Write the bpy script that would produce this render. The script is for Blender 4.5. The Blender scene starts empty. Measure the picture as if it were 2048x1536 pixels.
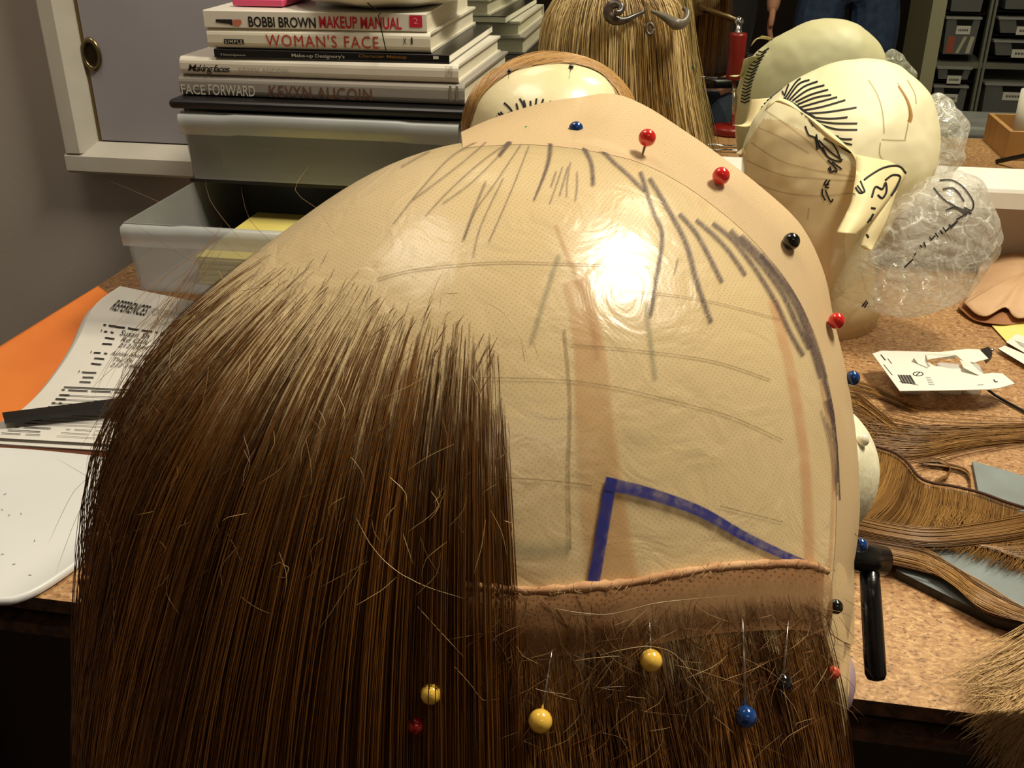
import bpy, bmesh, math, random
import numpy as np
from mathutils import Vector, Matrix, noise as mnoise
from mathutils.bvhtree import BVHTree

random.seed(7); rng = np.random.default_rng(7)
SC = bpy.context.scene
COL = SC.collection

# ------------------------------------------------------------------ camera, world, lights, exposure
TABLE_Z = 0.75
WALL_Y = 1.28                     # plane of the mirror glass
CAM = Vector((0, 0, 1.19))
FPX = 2024.0
PITCH, HEAD = math.radians(26.4), math.radians(10.2)
FW = Vector((-math.sin(HEAD) * math.cos(PITCH), math.cos(HEAD) * math.cos(PITCH), -math.sin(PITCH)))
RT = Vector((math.cos(HEAD), math.sin(HEAD), 0))
UP = RT.cross(FW)
cam_d = bpy.data.cameras.new('camera'); cam = bpy.data.objects.new('camera', cam_d); COL.objects.link(cam)
cam_d.sensor_fit = 'HORIZONTAL'; cam_d.sensor_width = 36.0; cam_d.lens = FPX / 2048 * 36.0
cam_d.clip_start = 0.01; cam_d.clip_end = 50
cam.matrix_world = Matrix(((RT.x, UP.x, -FW.x, CAM.x), (RT.y, UP.y, -FW.y, CAM.y), (RT.z, UP.z, -FW.z, CAM.z), (0, 0, 0, 1)))
SC.camera = cam

world = bpy.data.worlds.new('world'); SC.world = world; world.use_nodes = True
world.node_tree.nodes['Background'].inputs[0].default_value = (1.0, 0.86, 0.70, 1)
world.node_tree.nodes['Background'].inputs[1].default_value = 0.05

def area(name, loc, target, sx, sy, power, col):
    d = bpy.data.lights.new(name, 'AREA'); d.shape = 'RECTANGLE'; d.size = sx; d.size_y = sy; d.energy = power; d.color = col
    o = bpy.data.objects.new(name, d); COL.objects.link(o)
    o.location = loc
    o.rotation_euler = (Vector(target) - Vector(loc)).to_track_quat('-Z', 'Y').to_euler()
    return o
area('ceiling_lamp_over_bench', (0.62, 0.72, 2.35), (0.1, 0.5, 0.8), 0.5, 0.26, 31, (1.0, 0.90, 0.70))
area('fill_light_over_cupboard', (-0.75, 0.72, 2.62), (-0.6, 0.85, 0), 0.9, 0.5, 9, (1.0, 0.88, 0.72))  # added fill light, brightens the left wall and cupboard
area('fill_light_over_shelves', (0.7, -1.05, 2.55), (0.75, -2.3, 1.0), 0.9, 0.4, 9, (1.0, 0.88, 0.70))  # added fill light, aimed at the shelves the mirror shows
SC.view_settings.view_transform = 'Standard'; SC.view_settings.look = 'None'
SC.view_settings.gamma = 1.0; SC.view_settings.exposure = 0.0; SC.view_settings.use_curve_mapping = False
SC.cycles.max_bounces = 10; SC.cycles.transparent_max_bounces = 24

# ------------------------------------------------------------------ picture <-> place helpers
def rayd(px, py):
    return FW + RT * ((px - 1024) / FPX) + UP * ((768 - py) / FPX)
def atD(px, py, d): return CAM + rayd(px, py) * d
def atY(px, py, y):
    r = rayd(px, py); return CAM + r * (y / r.y)
def atZ(px, py, z):
    r = rayd(px, py); return CAM + r * ((z - CAM.z) / r.z)
def pix(p):
    v = Vector(p) - CAM; d = v.dot(FW)
    return 1024 + FPX * v.dot(RT) / d, 768 - FPX * v.dot(UP) / d
def unmirror(p): return Vector((p.x, 2 * WALL_Y - p.y, p.z))   # where the thing stands whose image is seen in the mirror
def lin(c):
    f = lambda v: (v / 255 / 12.92) if v / 255 <= 0.04045 else ((v / 255 + 0.055) / 1.055) ** 2.4
    return (f(c[0]), f(c[1]), f(c[2]), 1)
def inpoly(x, y, P):
    c = False; j = len(P) - 1
    for i in range(len(P)):
        xi, yi = P[i]; xj, yj = P[j]
        if (yi > y) != (yj > y) and x < (xj - xi) * (y - yi) / (yj - yi) + xi: c = not c
        j = i
    return c
def resample(P, step):
    out = []
    P = [Vector((*p, 0)[:3]) if len(p) < 3 else Vector(p) for p in P]
    n = len(P)
    def cr(a, b, c, d, t):
        return 0.5 * ((2 * b) + (c - a) * t + (2 * a - 5 * b + 4 * c - d) * t * t + (3 * b - a - 3 * c + d) * t ** 3)
    for i in range(n - 1):
        a = P[max(i - 1, 0)]; b = P[i]; c = P[i + 1]; d = P[min(i + 2, n - 1)]
        k = max(1, int(round((c - b).length / step)))
        for j in range(k): out.append(cr(a, b, c, d, j / k))
    out.append(P[-1]); return out

# ------------------------------------------------------------------ materials
MATS = {}
def newmat(name):
    m = bpy.data.materials.new(name); m.use_nodes = True
    return m, m.node_tree, m.node_tree.nodes['Principled BSDF']
def mat(name, c, rough=0.5, metal=0.0, spec=0.5, c2=None, scale=20, detail=4, bump=0.0, bscale=None, coat=0.0, alpha=1.0, sheen=0, stretch=None, lo=0.35, hi=0.65, trans=0.0):
    if name in MATS: return MATS[name]
    m, nt, b = newmat(name)
    b.inputs['Base Color'].default_value = lin(c); b.inputs['Roughness'].default_value = rough
    b.inputs['Metallic'].default_value = metal; b.inputs['Specular IOR Level'].default_value = spec
    b.inputs['Coat Weight'].default_value = coat; b.inputs['Coat Roughness'].default_value = 0.12
    b.inputs['Alpha'].default_value = alpha
    b.inputs['Transmission Weight'].default_value = trans
    L = nt.links.new
    tc = nt.nodes.new('ShaderNodeTexCoord'); mp = nt.nodes.new('ShaderNodeMapping'); L(tc.outputs['Object'], mp.inputs[0])
    if stretch: mp.inputs['Scale'].default_value = stretch
    if c2 is not None:
        n = nt.nodes.new('ShaderNodeTexNoise'); n.inputs['Scale'].default_value = scale; n.inputs['Detail'].default_value = detail
        L(mp.outputs[0], n.inputs['Vector'])
        r = nt.nodes.new('ShaderNodeValToRGB'); r.color_ramp.elements[0].position = lo; r.color_ramp.elements[1].position = hi
        r.color_ramp.elements[0].color = lin(c); r.color_ramp.elements[1].color = lin(c2)
        L(n.outputs[0], r.inputs[0]); L(r.outputs[0], b.inputs['Base Color'])
    if bump:
        n2 = nt.nodes.new('ShaderNodeTexNoise'); n2.inputs['Scale'].default_value = bscale or scale; n2.inputs['Detail'].default_value = 3
        L(mp.outputs[0], n2.inputs['Vector'])
        bp = nt.nodes.new('ShaderNodeBump'); bp.inputs['Strength'].default_value = bump; bp.inputs['Distance'].default_value = 0.002
        L(n2.outputs[0], bp.inputs['Height']); L(bp.outputs[0], b.inputs['Normal'])
    MATS[name] = m; return m

def chipboard():
    m, nt, b = newmat('chipboard'); L = nt.links.new
    tc = nt.nodes.new('ShaderNodeTexCoord'); mp = nt.nodes.new('ShaderNodeMapping'); mp.inputs['Scale'].default_value = (0.7, 1.0, 1)
    L(tc.outputs['Object'], mp.inputs[0])
    v = nt.nodes.new('ShaderNodeTexNoise'); v.inputs['Scale'].default_value = 260; v.inputs['Detail'].default_value = 3; v.inputs['Distortion'].default_value = 1.0
    w = nt.nodes.new('ShaderNodeTexNoise'); w.inputs['Scale'].default_value = 420; w.inputs['Detail'].default_value = 2
    g = nt.nodes.new('ShaderNodeTexNoise'); g.inputs['Scale'].default_value = 7; g.inputs['Detail'].default_value = 4
    for n in (v, w, g): L(mp.outputs[0], n.inputs['Vector'])
    r = nt.nodes.new('ShaderNodeValToRGB'); e = r.color_ramp.elements
    e[0].position = 0.30; e[0].color = lin((122, 84, 52)); e[1].position = 0.72; e[1].color = lin((216, 180, 132))
    k = e.new(0.42); k.color = lin((168, 126, 84)); k = e.new(0.56); k.color = lin((186, 146, 102))
    L(v.outputs[0], r.inputs[0])
    r2 = nt.nodes.new('ShaderNodeValToRGB'); r2.color_ramp.elements[0].position = 0.30; r2.color_ramp.elements[1].position = 0.40
    r2.color_ramp.elements[0].color = lin((70, 42, 22)); r2.color_ramp.elements[1].color = (1, 1, 1, 1)
    L(w.outputs[0], r2.inputs[0])
    mx = nt.nodes.new('ShaderNodeMix'); mx.data_type = 'RGBA'; mx.blend_type = 'MULTIPLY'; mx.inputs[0].default_value = 0.8
    L(r.outputs[0], mx.inputs[6]); L(r2.outputs[0], mx.inputs[7])
    r3 = nt.nodes.new('ShaderNodeValToRGB'); r3.color_ramp.elements[0].color = (.82, .76, .74, 1); r3.color_ramp.elements[1].color = (1.0, 1.0, .97, 1)
    r3.color_ramp.elements[0].position = .35; r3.color_ramp.elements[1].position = .6
    L(g.outputs[0], r3.inputs[0])
    m2 = nt.nodes.new('ShaderNodeMix'); m2.data_type = 'RGBA'; m2.blend_type = 'MULTIPLY'; m2.inputs[0].default_value = 1
    L(mx.outputs[2], m2.inputs[6]); L(r3.outputs[0], m2.inputs[7]); L(m2.outputs[2], b.inputs['Base Color'])
    b.inputs['Roughness'].default_value = 0.45
    bp = nt.nodes.new('ShaderNodeBump'); bp.inputs['Strength'].default_value = 0.25; bp.inputs['Distance'].default_value = 0.001
    L(v.outputs[0], bp.inputs['Height']); L(bp.outputs[0], b.inputs['Normal'])
    return m

def hairmat(name, dark, light, rough=0.38, spec=.45):
    m, nt, b = newmat(name); L = nt.links.new
    a = nt.nodes.new('ShaderNodeAttribute'); a.attribute_name = 'tint'
    r = nt.nodes.new('ShaderNodeValToRGB'); r.color_ramp.elements[0].color = lin(dark); r.color_ramp.elements[1].color = lin(light)
    L(a.outputs['Fac'], r.inputs[0]); L(r.outputs[0], b.inputs['Base Color'])
    b.inputs['Roughness'].default_value = rough; b.inputs['Specular IOR Level'].default_value = spec
    return m

def lacemat(name, c, coverage, cell, rough=0.35, coat=0.35, hole=.3, thread=.86, film=0):
    """fine net: threads on a grid, the holes let what is under show"""
    m, nt, b = newmat(name); L = nt.links.new; N = nt.nodes.new
    uv = N('ShaderNodeUVMap'); mp = N('ShaderNodeMapping'); mp.inputs['Scale'].default_value = (1 / cell,) * 3; mp.inputs['Rotation'].default_value = (0, 0, 0.6)
    L(uv.outputs[0], mp.inputs[0])
    v = N('ShaderNodeTexVoronoi'); v.voronoi_dimensions = '2D'; v.feature = 'DISTANCE_TO_EDGE'; v.inputs['Scale'].default_value = 1.0; v.inputs['Randomness'].default_value = 0.25
    L(mp.outputs[0], v.inputs['Vector'])
    r = N('ShaderNodeValToRGB'); r.color_ramp.elements[0].position = coverage * 0.25; r.color_ramp.elements[1].position = coverage * 0.25 + 0.14
    r.color_ramp.elements[0].color = (thread, thread, thread, 1); r.color_ramp.elements[1].color = (hole, hole, hole, 1)
    L(v.outputs['Distance'], r.inputs[0])
    b.inputs['Base Color'].default_value = lin(c); b.inputs['Roughness'].default_value = rough
    b.inputs['Coat Weight'].default_value = coat; b.inputs['Coat Roughness'].default_value = .18
    L(r.outputs[0], b.inputs['Alpha'])
    if film:
        tc = N('ShaderNodeTexCoord'); n2 = N('ShaderNodeTexNoise'); n2.inputs['Scale'].default_value = 75; n2.inputs['Detail'].default_value = 3; n2.inputs['Distortion'].default_value = 1.5; L(tc.outputs['Object'], n2.inputs['Vector'])
        bp = N('ShaderNodeBump'); bp.inputs['Strength'].default_value = film; bp.inputs['Distance'].default_value = .002; L(n2.outputs[0], bp.inputs['Height'])
        L(bp.outputs[0], b.inputs['Coat Normal']); L(bp.outputs[0], b.inputs['Normal'])
    return m

def inkmat(name, c, amount=0.9, soft=0.35, grain=0.5, gscale=900):
    """marker stroke with soft edges (u runs across the stroke)"""
    m, nt, b = newmat(name); L = nt.links.new; N = nt.nodes.new
    uv = N('ShaderNodeUVMap'); sx = N('ShaderNodeSeparateXYZ'); L(uv.outputs[0], sx.inputs[0])
    s = N('ShaderNodeMath'); s.operation = 'SUBTRACT'; L(sx.outputs[0], s.inputs[0]); s.inputs[1].default_value = .5
    a = N('ShaderNodeMath'); a.operation = 'ABSOLUTE'; L(s.outputs[0], a.inputs[0])
    r = N('ShaderNodeMapRange'); L(a.outputs[0], r.inputs[0]); r.inputs[1].default_value = .5; r.inputs[2].default_value = .5 - soft; r.inputs[3].default_value = 0; r.inputs[4].default_value = amount
    tc = N('ShaderNodeTexCoord'); n = N('ShaderNodeTexNoise'); n.inputs['Scale'].default_value = gscale; n.inputs['Detail'].default_value = 3; L(tc.outputs['Object'], n.inputs['Vector'])
    g = N('ShaderNodeMapRange'); L(n.outputs[0], g.inputs[0]); g.inputs[1].default_value = .3; g.inputs[2].default_value = .6; g.inputs[3].default_value = 1 - grain; g.inputs[4].default_value = 1
    mm = N('ShaderNodeMath'); mm.operation = 'MULTIPLY'; L(r.outputs[0], mm.inputs[0]); L(g.outputs[0], mm.inputs[1])
    L(mm.outputs[0], b.inputs['Alpha'])
    b.inputs['Base Color'].default_value = lin(c); b.inputs['Roughness'].default_value = .6
    return m

def filmmat(name, c, a_min, a_max, rough=0.15, scale=40, bump=0.6, bscale=60, crease=0):
    """clouded clear plastic: see-through where thin, milky along its folds"""
    m, nt, b = newmat(name); L = nt.links.new; N = nt.nodes.new
    tc = N('ShaderNodeTexCoord'); n = N('ShaderNodeTexNoise'); n.inputs['Scale'].default_value = scale; n.inputs['Detail'].default_value = 6; n.inputs['Distortion'].default_value = .8
    L(tc.outputs['Object'], n.inputs['Vector'])
    r = N('ShaderNodeMapRange'); L(n.outputs[0], r.inputs[0]); r.inputs[1].default_value = .35; r.inputs[2].default_value = .7; r.inputs[3].default_value = a_min; r.inputs[4].default_value = a_max
    L(r.outputs[0], b.inputs['Alpha'])
    b.inputs['Base Color'].default_value = lin(c); b.inputs['Roughness'].default_value = rough; b.inputs['Specular IOR Level'].default_value = .8
    if crease:      # milky fold lines
        v = N('ShaderNodeTexVoronoi'); v.feature = 'DISTANCE_TO_EDGE'; v.inputs['Scale'].default_value = crease; v.inputs['Randomness'].default_value = 1
        w = N('ShaderNodeMix'); w.data_type = 'RGBA'; w.inputs[0].default_value = .02; L(tc.outputs['Object'], w.inputs[6]); L(n.outputs['Color'], w.inputs[7]); L(w.outputs[2], v.inputs['Vector'])
        k = N('ShaderNodeMapRange'); L(v.outputs['Distance'], k.inputs[0]); k.inputs[1].default_value = 0; k.inputs[2].default_value = .05; k.inputs[3].default_value = .4; k.inputs[4].default_value = 0
        ad = N('ShaderNodeMath'); ad.operation = 'ADD'; ad.use_clamp = True; L(r.outputs[0], ad.inputs[0]); L(k.outputs[0], ad.inputs[1]); L(ad.outputs[0], b.inputs['Alpha'])
    if bump:
        n2 = N('ShaderNodeTexNoise'); n2.inputs['Scale'].default_value = bscale; n2.inputs['Detail'].default_value = 2; n2.inputs['Distortion'].default_value = 1.5; L(tc.outputs['Object'], n2.inputs['Vector'])
        bp = N('ShaderNodeBump'); bp.inputs['Strength'].default_value = bump; bp.inputs['Distance'].default_value = .004
        L(n2.outputs[0], bp.inputs['Height']); L(bp.outputs[0], b.inputs['Normal'])
    return m

def mirrormat():
    m, nt, b = newmat('mirror_glass')
    b.inputs['Base Color'].default_value = (.66, .68, .62, 1); b.inputs['Metallic'].default_value = 1; b.inputs['Roughness'].default_value = 0.0
    return m

M_WALL = mat('wall_paint', (180, 172, 165), .7, c2=(172, 163, 154), scale=3, bump=.08, bscale=220)
M_FRAME = mat('frame_paint', (202, 198, 186), .5, c2=(188, 184, 170), scale=9, bump=.05, bscale=150)
M_PANEL = mat('panel_paint', (166, 163, 170), .55, c2=(157, 153, 158), scale=5)
M_SILL = mat('sill_paint', (232, 230, 222), .45, c2=(222, 219, 208), scale=14)
M_CHIP = chipboard()
M_CHIPEDGE = mat('chipboard_edge', (96, 62, 36), .8, c2=(52, 32, 18), scale=120, bump=.5, bscale=200)
M_DARKWOOD = mat('dark_wood', (46, 30, 18), .55, c2=(30, 19, 11), scale=12, stretch=(1, 1, .15))
M_FLOOR = mat('floor_vinyl', (70, 52, 38), .5, c2=(58, 42, 30), scale=6)
M_BLACK = mat('black_plastic', (16, 15, 16), .35)
M_BLACKM = mat('black_enamel', (14, 14, 15), .22, spec=.6, bump=.12, bscale=300)
M_STEEL = mat('needle_steel', (200, 195, 185), .25, metal=1)
M_CHROME = mat('chrome', (235, 235, 235), .06, metal=1)
M_WHITE = mat('white_card', (236, 234, 224), .55, c2=(228, 226, 214), scale=8)
M_INK = mat('black_ink', (20, 18, 17), .6)
M_PAPER = mat('paper', (222, 220, 214), .7, c2=(212, 209, 201), scale=10)
M_GREY = mat('grey_card', (128, 138, 138), .6, c2=(116, 124, 124), scale=30)

# ------------------------------------------------------------------ mesh helpers
class MB:
    def __init__(s): s.v = []; s.f = []; s.m = []; s.uv = []; s.mats = []; s.smooth = []
    def mi(s, m):
        if m not in s.mats: s.mats.append(m)
        return s.mats.index(m)
    def face(s, idx, m, uv=None, sm=False):
        s.f.append(tuple(idx)); s.m.append(s.mi(m)); s.uv.append(uv or [(0, 0)] * len(idx)); s.smooth.append(sm)
    def add(s, vs):
        k = len(s.v); s.v.extend([tuple(v) for v in vs]); return k
    def box(s, lo, hi, m, bevel=0):
        if bevel:
            bm = bmesh.new(); bmesh.ops.create_cube(bm, size=1)
            c = [(a + b) / 2 for a, b in zip(lo, hi)]; d = [b - a for a, b in zip(lo, hi)]
            for v in bm.verts: v.co = Vector((c[0] + v.co.x * d[0], c[1] + v.co.y * d[1], c[2] + v.co.z * d[2]))
            bmesh.ops.bevel(bm, geom=bm.edges[:], offset=bevel, segments=3, profile=.5, affect='EDGES')
            s.frombm(bm, m); return
        x0, y0, z0 = lo; x1, y1, z1 = hi
        k = s.add([(x0, y0, z0), (x1, y0, z0), (x1, y1, z0), (x0, y1, z0), (x0, y0, z1), (x1, y0, z1), (x1, y1, z1), (x0, y1, z1)])
        for q in ((3, 2, 1, 0), (4, 5, 6, 7), (0, 1, 5, 4), (1, 2, 6, 5), (2, 3, 7, 6), (3, 0, 4, 7)): s.face([k + i for i in q], m)
    def frombm(s, bm, m, sm=False):
        bm.verts.index_update(); k = s.add([v.co for v in bm.verts])
        for f in bm.faces: s.face([k + v.index for v in f.verts], m, sm=sm)
        bm.free()
    def tube(s, P, r, m, sides=8, caps=True, sm=True):
        P = [Vector(p) for p in P]; n = len(P); R = r if isinstance(r, (list, tuple)) else [r] * n
        t0 = (P[1] - P[0]).normalized(); a = t0.orthogonal().normalized(); rings = []
        for i in range(n):
            t = (P[min(i + 1, n - 1)] - P[max(i - 1, 0)]).normalized()
            a = (a - t * a.dot(t)).normalized(); b = t.cross(a)
            rings.append(s.add([P[i] + (a * math.cos(2 * math.pi * j / sides) + b * math.sin(2 * math.pi * j / sides)) * R[i] for j in range(sides)]))
        for i in range(n - 1):
            for j in range(sides):
                j2 = (j + 1) % sides; s.face([rings[i] + j, rings[i] + j2, rings[i + 1] + j2, rings[i + 1] + j], m, sm=sm)
        if caps:
            s.face([rings[0] + j for j in range(sides)][::-1], m); s.face([rings[-1] + j for j in range(sides)], m)
    def lathe(s, prof, m, c=(0, 0, 0), seg=40, wob=None):
        k0 = []
        for r, z in prof:
            k0.append(s.add([(c[0] + r * math.cos(2 * math.pi * j / seg), c[1] + r * math.sin(2 * math.pi * j / seg), c[2] + z + (wob(j / seg, r) if wob else 0)) for j in range(seg)]))
        for i in range(len(prof) - 1):
            for j in range(seg):
                j2 = (j + 1) % seg; s.face([k0[i] + j, k0[i] + j2, k0[i + 1] + j2, k0[i + 1] + j], m, sm=True)
    def prism(s, poly, thick, m, mside=None):
        """solid from a list of 3D points (top outline), extruded by the vector thick"""
        n = len(poly); t = Vector(thick)
        k = s.add(poly); k2 = s.add([Vector(p) + t for p in poly])
        s.face([k + i for i in range(n)], m); s.face([k2 + i for i in range(n)][::-1], m)
        for i in range(n): s.face([k + i, k2 + i, k2 + (i + 1) % n, k + (i + 1) % n], mside or m)
    def sphere(s, c, r, m, seg=20, rings=12, scale=(1, 1, 1), rot=None):
        bm = bmesh.new(); bmesh.ops.create_uvsphere(bm, u_segments=seg, v_segments=rings, radius=r)
        for v in bm.verts:
            q = Vector((v.co.x * scale[0], v.co.y * scale[1], v.co.z * scale[2]))
            v.co = Vector(c) + (rot @ q if rot else q)
        s.frombm(bm, m, sm=True)
    def grid(s, rows, m, uvs=None, sm=True, mf=None):
        nr, nc = len(rows), len(rows[0]); k = s.add([p for r in rows for p in r])
        for i in range(nr - 1):
            for j in range(nc - 1):
                q = [k + i * nc + j, k + i * nc + j + 1, k + (i + 1) * nc + j + 1, k + (i + 1) * nc + j]
                uv = None
                if uvs: uv = [uvs[i][j], uvs[i][j + 1], uvs[i + 1][j + 1], uvs[i + 1][j]]
                mm = mf(i, j) if mf else m
                if mm is not None: s.face(q, mm, uv, sm)
    def build(s, name, parent=None, origin=None, solid=0):
        me = bpy.data.meshes.new(name); O = Vector(origin) if origin is not None else Vector((0, 0, 0))
        me.from_pydata([Vector(v) - O for v in s.v], [], s.f)
        for m in s.mats: me.materials.append(m)
        me.polygons.foreach_set('material_index', s.m); me.polygons.foreach_set('use_smooth', s.smooth)
        ul = me.uv_layers.new(name='UVMap'); ul.data.foreach_set('uv', [c for f in s.uv for p in f for c in p])
        me.update()
        o = bpy.data.objects.new(name, me); COL.objects.link(o)
        if parent is not None:
            o.parent = parent; o.location = O - wl(parent)
        else: o.location = O
        if solid:
            md = o.modifiers.new('thickness', 'SOLIDIFY'); md.thickness = solid; md.offset = 0
        return o

def wl(o):
    p = Vector((0, 0, 0))
    while o is not None: p += o.location; o = o.parent
    return p
def tag(o, label, cat, group=None, kind=None):
    o['label'] = label; o['category'] = cat
    if group: o['group'] = group
    if kind: o['kind'] = kind
    return o
def struct(o): o['kind'] = 'structure'; return o
def thing(name, loc, label, cat, group=None):
    o = bpy.data.objects.new(name, None); COL.objects.link(o); o.location = loc; o.empty_display_size = .01
    return tag(o, label, cat, group)
def plab(o, label): o['label'] = label; return o

def strands(name, paths, radii, tints, m, parent=None, sides=3, extra=None):
    """many hairs as tapering tubes in ONE mesh (nobody could count them)"""
    V = []; F = []; T = []; base = 0
    ang = np.arange(sides) * 2 * np.pi / sides
    for P, r, t in zip(paths, radii, tints):
        P = np.asarray(P, float); n = len(P)
        d = np.gradient(P, axis=0); d /= np.linalg.norm(d, axis=1)[:, None] + 1e-12
        ref = np.array([.37, -.61, .7]); a = np.cross(d, ref); a /= np.linalg.norm(a, axis=1)[:, None] + 1e-12; b = np.cross(d, a)
        rr = r * np.clip(np.minimum(np.linspace(.35, 4, n), np.linspace(3, .15, n)), 0, 1)
        ring = P[:, None, :] + rr[:, None, None] * (a[:, None, :] * np.cos(ang)[None, :, None] + b[:, None, :] * np.sin(ang)[None, :, None])
        V.append(ring.reshape(-1, 3)); T.append(np.full(n * sides, t))
        i = np.arange(n - 1)[:, None] * sides; j = np.arange(sides)[None, :]; j2 = (j + 1) % sides
        F.append(np.stack([base + i + j, base + i + j2, base + i + sides + j2, base + i + sides + j], -1).reshape(-1, 4)); base += n * sides
    V = np.concatenate(V); F = np.concatenate(F); T = np.concatenate(T)
    me = bpy.data.meshes.new(name)
    off = np.array(wl(parent)) if parent is not None else np.zeros(3)
    me.vertices.add(len(V)); me.vertices.foreach_set('co', (V - off).ravel())
    me.loops.add(F.size); me.loops.foreach_set('vertex_index', F.ravel().astype(np.int32))
    me.polygons.add(len(F)); me.polygons.foreach_set('loop_start', np.arange(len(F), dtype=np.int32) * 4)
    me.polygons.foreach_set('use_smooth', np.ones(len(F), bool))
    me.update(calc_edges=True)
    at = me.attributes.new('tint', 'FLOAT', 'POINT'); at.data.foreach_set('value', T.astype(np.float32))
    me.materials.append(m)
    o = bpy.data.objects.new(name, me); COL.objects.link(o)
    if parent is not None: o.parent = parent
    return o

FONT = None
def text_verts(body, squeeze=1.0, bold=0.0, shear=0.0, spacing=1.0, cuts=0):
    cu = bpy.data.curves.new('tmp_text', 'FONT'); cu.body = body; cu.size = 1; cu.offset = bold; cu.shear = shear; cu.space_character = spacing; cu.resolution_u = 3
    o = bpy.data.objects.new('tmp_text', cu); COL.objects.link(o)
    dg = bpy.context.evaluated_depsgraph_get(); me = bpy.data.meshes.new_from_object(o.evaluated_get(dg))
    if cuts:
        bm = bmesh.new(); bm.from_mesh(me)
        for k in range(1, cuts):
            for d, n in ((1, (0, 1, 0)),):
                bmesh.ops.bisect_plane(bm, geom=bm.verts[:] + bm.edges[:] + bm.faces[:], plane_co=(0, -.2 + 1.1 * k / cuts, 0), plane_no=n)
        bm.to_mesh(me); bm.free()
    V = [(v.co.x * squeeze, v.co.y) for v in me.vertices]; F = [tuple(p.vertices) for p in me.polygons]
    bpy.data.objects.remove(o); bpy.data.curves.remove(cu); bpy.data.meshes.remove(me)
    x0 = min(v[0] for v in V); x1 = max(v[0] for v in V); y0 = min(v[1] for v in V); y1 = max(v[1] for v in V)
    return V, F, (x0, x1, y0, y1)
def letter(t, body, fn, m, **kw):
    mb = MB(); text_to(mb, body, fn, m, **kw); return mb.build('lettering', t)
def spot(t, name, fn, P, m):
    mb = MB(); mb.face(list(range(mb.add([fn(*p) for p in P]), len(mb.v))), m); return mb.build(name, t)
def text_to(mb, body, fn, m, **kw):
    """fn maps text box coordinates (0..1, 0..1) to a point"""
    V, F, (x0, x1, y0, y1) = text_verts(body, **kw)
    k = mb.add([fn((x - x0) / (x1 - x0), (y - y0) / (y1 - y0)) for x, y in V])
    for f in F: mb.face([k + i for i in f], m)

# ------------------------------------------------------------------ rounded heads described by their outline
def blob(c_px, zc, outline, Df, Db, pw=2.0, nphi=120, nal=64, bumps=None):
    """closed rounded solid: outline in the picture's directions round its middle, real depth Df / Db in front and behind"""
    C = atD(*c_px, zc); w = (CAM - C).normalized(); e1 = (RT - w * RT.dot(w)).normalized(); e2 = w.cross(e1)
    k = Df / ((CAM - C).length); kk = math.sqrt(1 - k * k); s = zc / FPX
    pts = sorted([(math.atan2(-(y - c_px[1]), x - c_px[0]), math.hypot(x - c_px[0], y - c_px[1])) for x, y in outline])
    A = np.array([p[0] for p in pts]); R = np.array([p[1] for p in pts])
    A3 = np.concatenate([A - 2 * np.pi, A, A + 2 * np.pi]); R3 = np.concatenate([R, R, R])
    ph = np.linspace(-np.pi, np.pi, nphi, endpoint=False); dense = np.interp(ph, A3, R3)
    ker = np.array([1, 2, 3, 2, 1.]) / 9
    for _ in range(2): dense = np.convolve(np.concatenate([dense[-2:], dense, dense[:2]]), ker, 'valid')
    dense = dense * s * kk
    rows = []
    for i in range(nal + 1):
        al = -math.pi / 2 + math.pi * i / nal
        ca, sa = math.cos(al), math.sin(al)
        if pw != 2: ca, sa = abs(ca) ** (2 / pw), math.copysign(abs(sa) ** (2 / pw), sa)
        row = []
        for p, r in zip(ph, dense):
            q = C + (e1 * math.cos(p) + e2 * math.sin(p)) * (r * ca) + w * ((Df if sa > 0 else Db) * sa)
            if bumps: q = C + (q - C) * (1 + bumps(q))
            row.append(q)
        row.append(row[0]); rows.append(row)
    uvs = [[((q - C).dot(e1), (q - C).dot(e2)) for q in row] for row in rows]
    return C, rows, uvs
def rows_bvh(rows):
    nc = len(rows[0]); V = [p for r in rows for p in r]
    F = [(i * nc + j, i * nc + j + 1, (i + 1) * nc + j + 1, (i + 1) * nc + j) for i in range(len(rows) - 1) for j in range(nc - 1)]
    return BVHTree.FromPolygons(V, F)
def hit(bvh, px, py, lift=0.0):
    d = rayd(px, py).normalized(); p, n, i, t = bvh.ray_cast(CAM, d)
    if p is None: return None, None
    if n.dot(d) > 0: n = -n
    return p + n * lift, n
def stroke(mb, bvh, P, w, m, lift=.0004, step=7):
    Q = resample(P, step); ws = w if isinstance(w, (list, tuple)) else (w, w); prev = None; L = 0; n = len(Q)
    for i in range(n):
        a = Q[max(i - 1, 0)]; b = Q[min(i + 1, n - 1)]; t = (b - a)
        if t.length < 1e-6: continue
        t.normalize(); nrm = Vector((-t.y, t.x, 0)); wi = ws[0] + (ws[1] - ws[0]) * i / max(1, n - 1)
        row = []
        for k in (-.5, 0, .5):
            p, _ = hit(bvh, Q[i].x + nrm.x * wi * k, Q[i].y + nrm.y * wi * k, lift); row.append(p)
        if any(p is None for p in row): prev = None; continue
        idx = mb.add(row)
        if prev is not None and (row[1] - Vector(mb.v[prev + 1])).length < .05:
            for q in (0, 1): mb.face([prev + q, prev + q + 1, idx + q + 1, idx + q], m, [(q * .5, L), (q * .5 + .5, L), (q * .5 + .5, L + .1), (q * .5, L + .1)], True)
        prev = idx; L += .1

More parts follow.
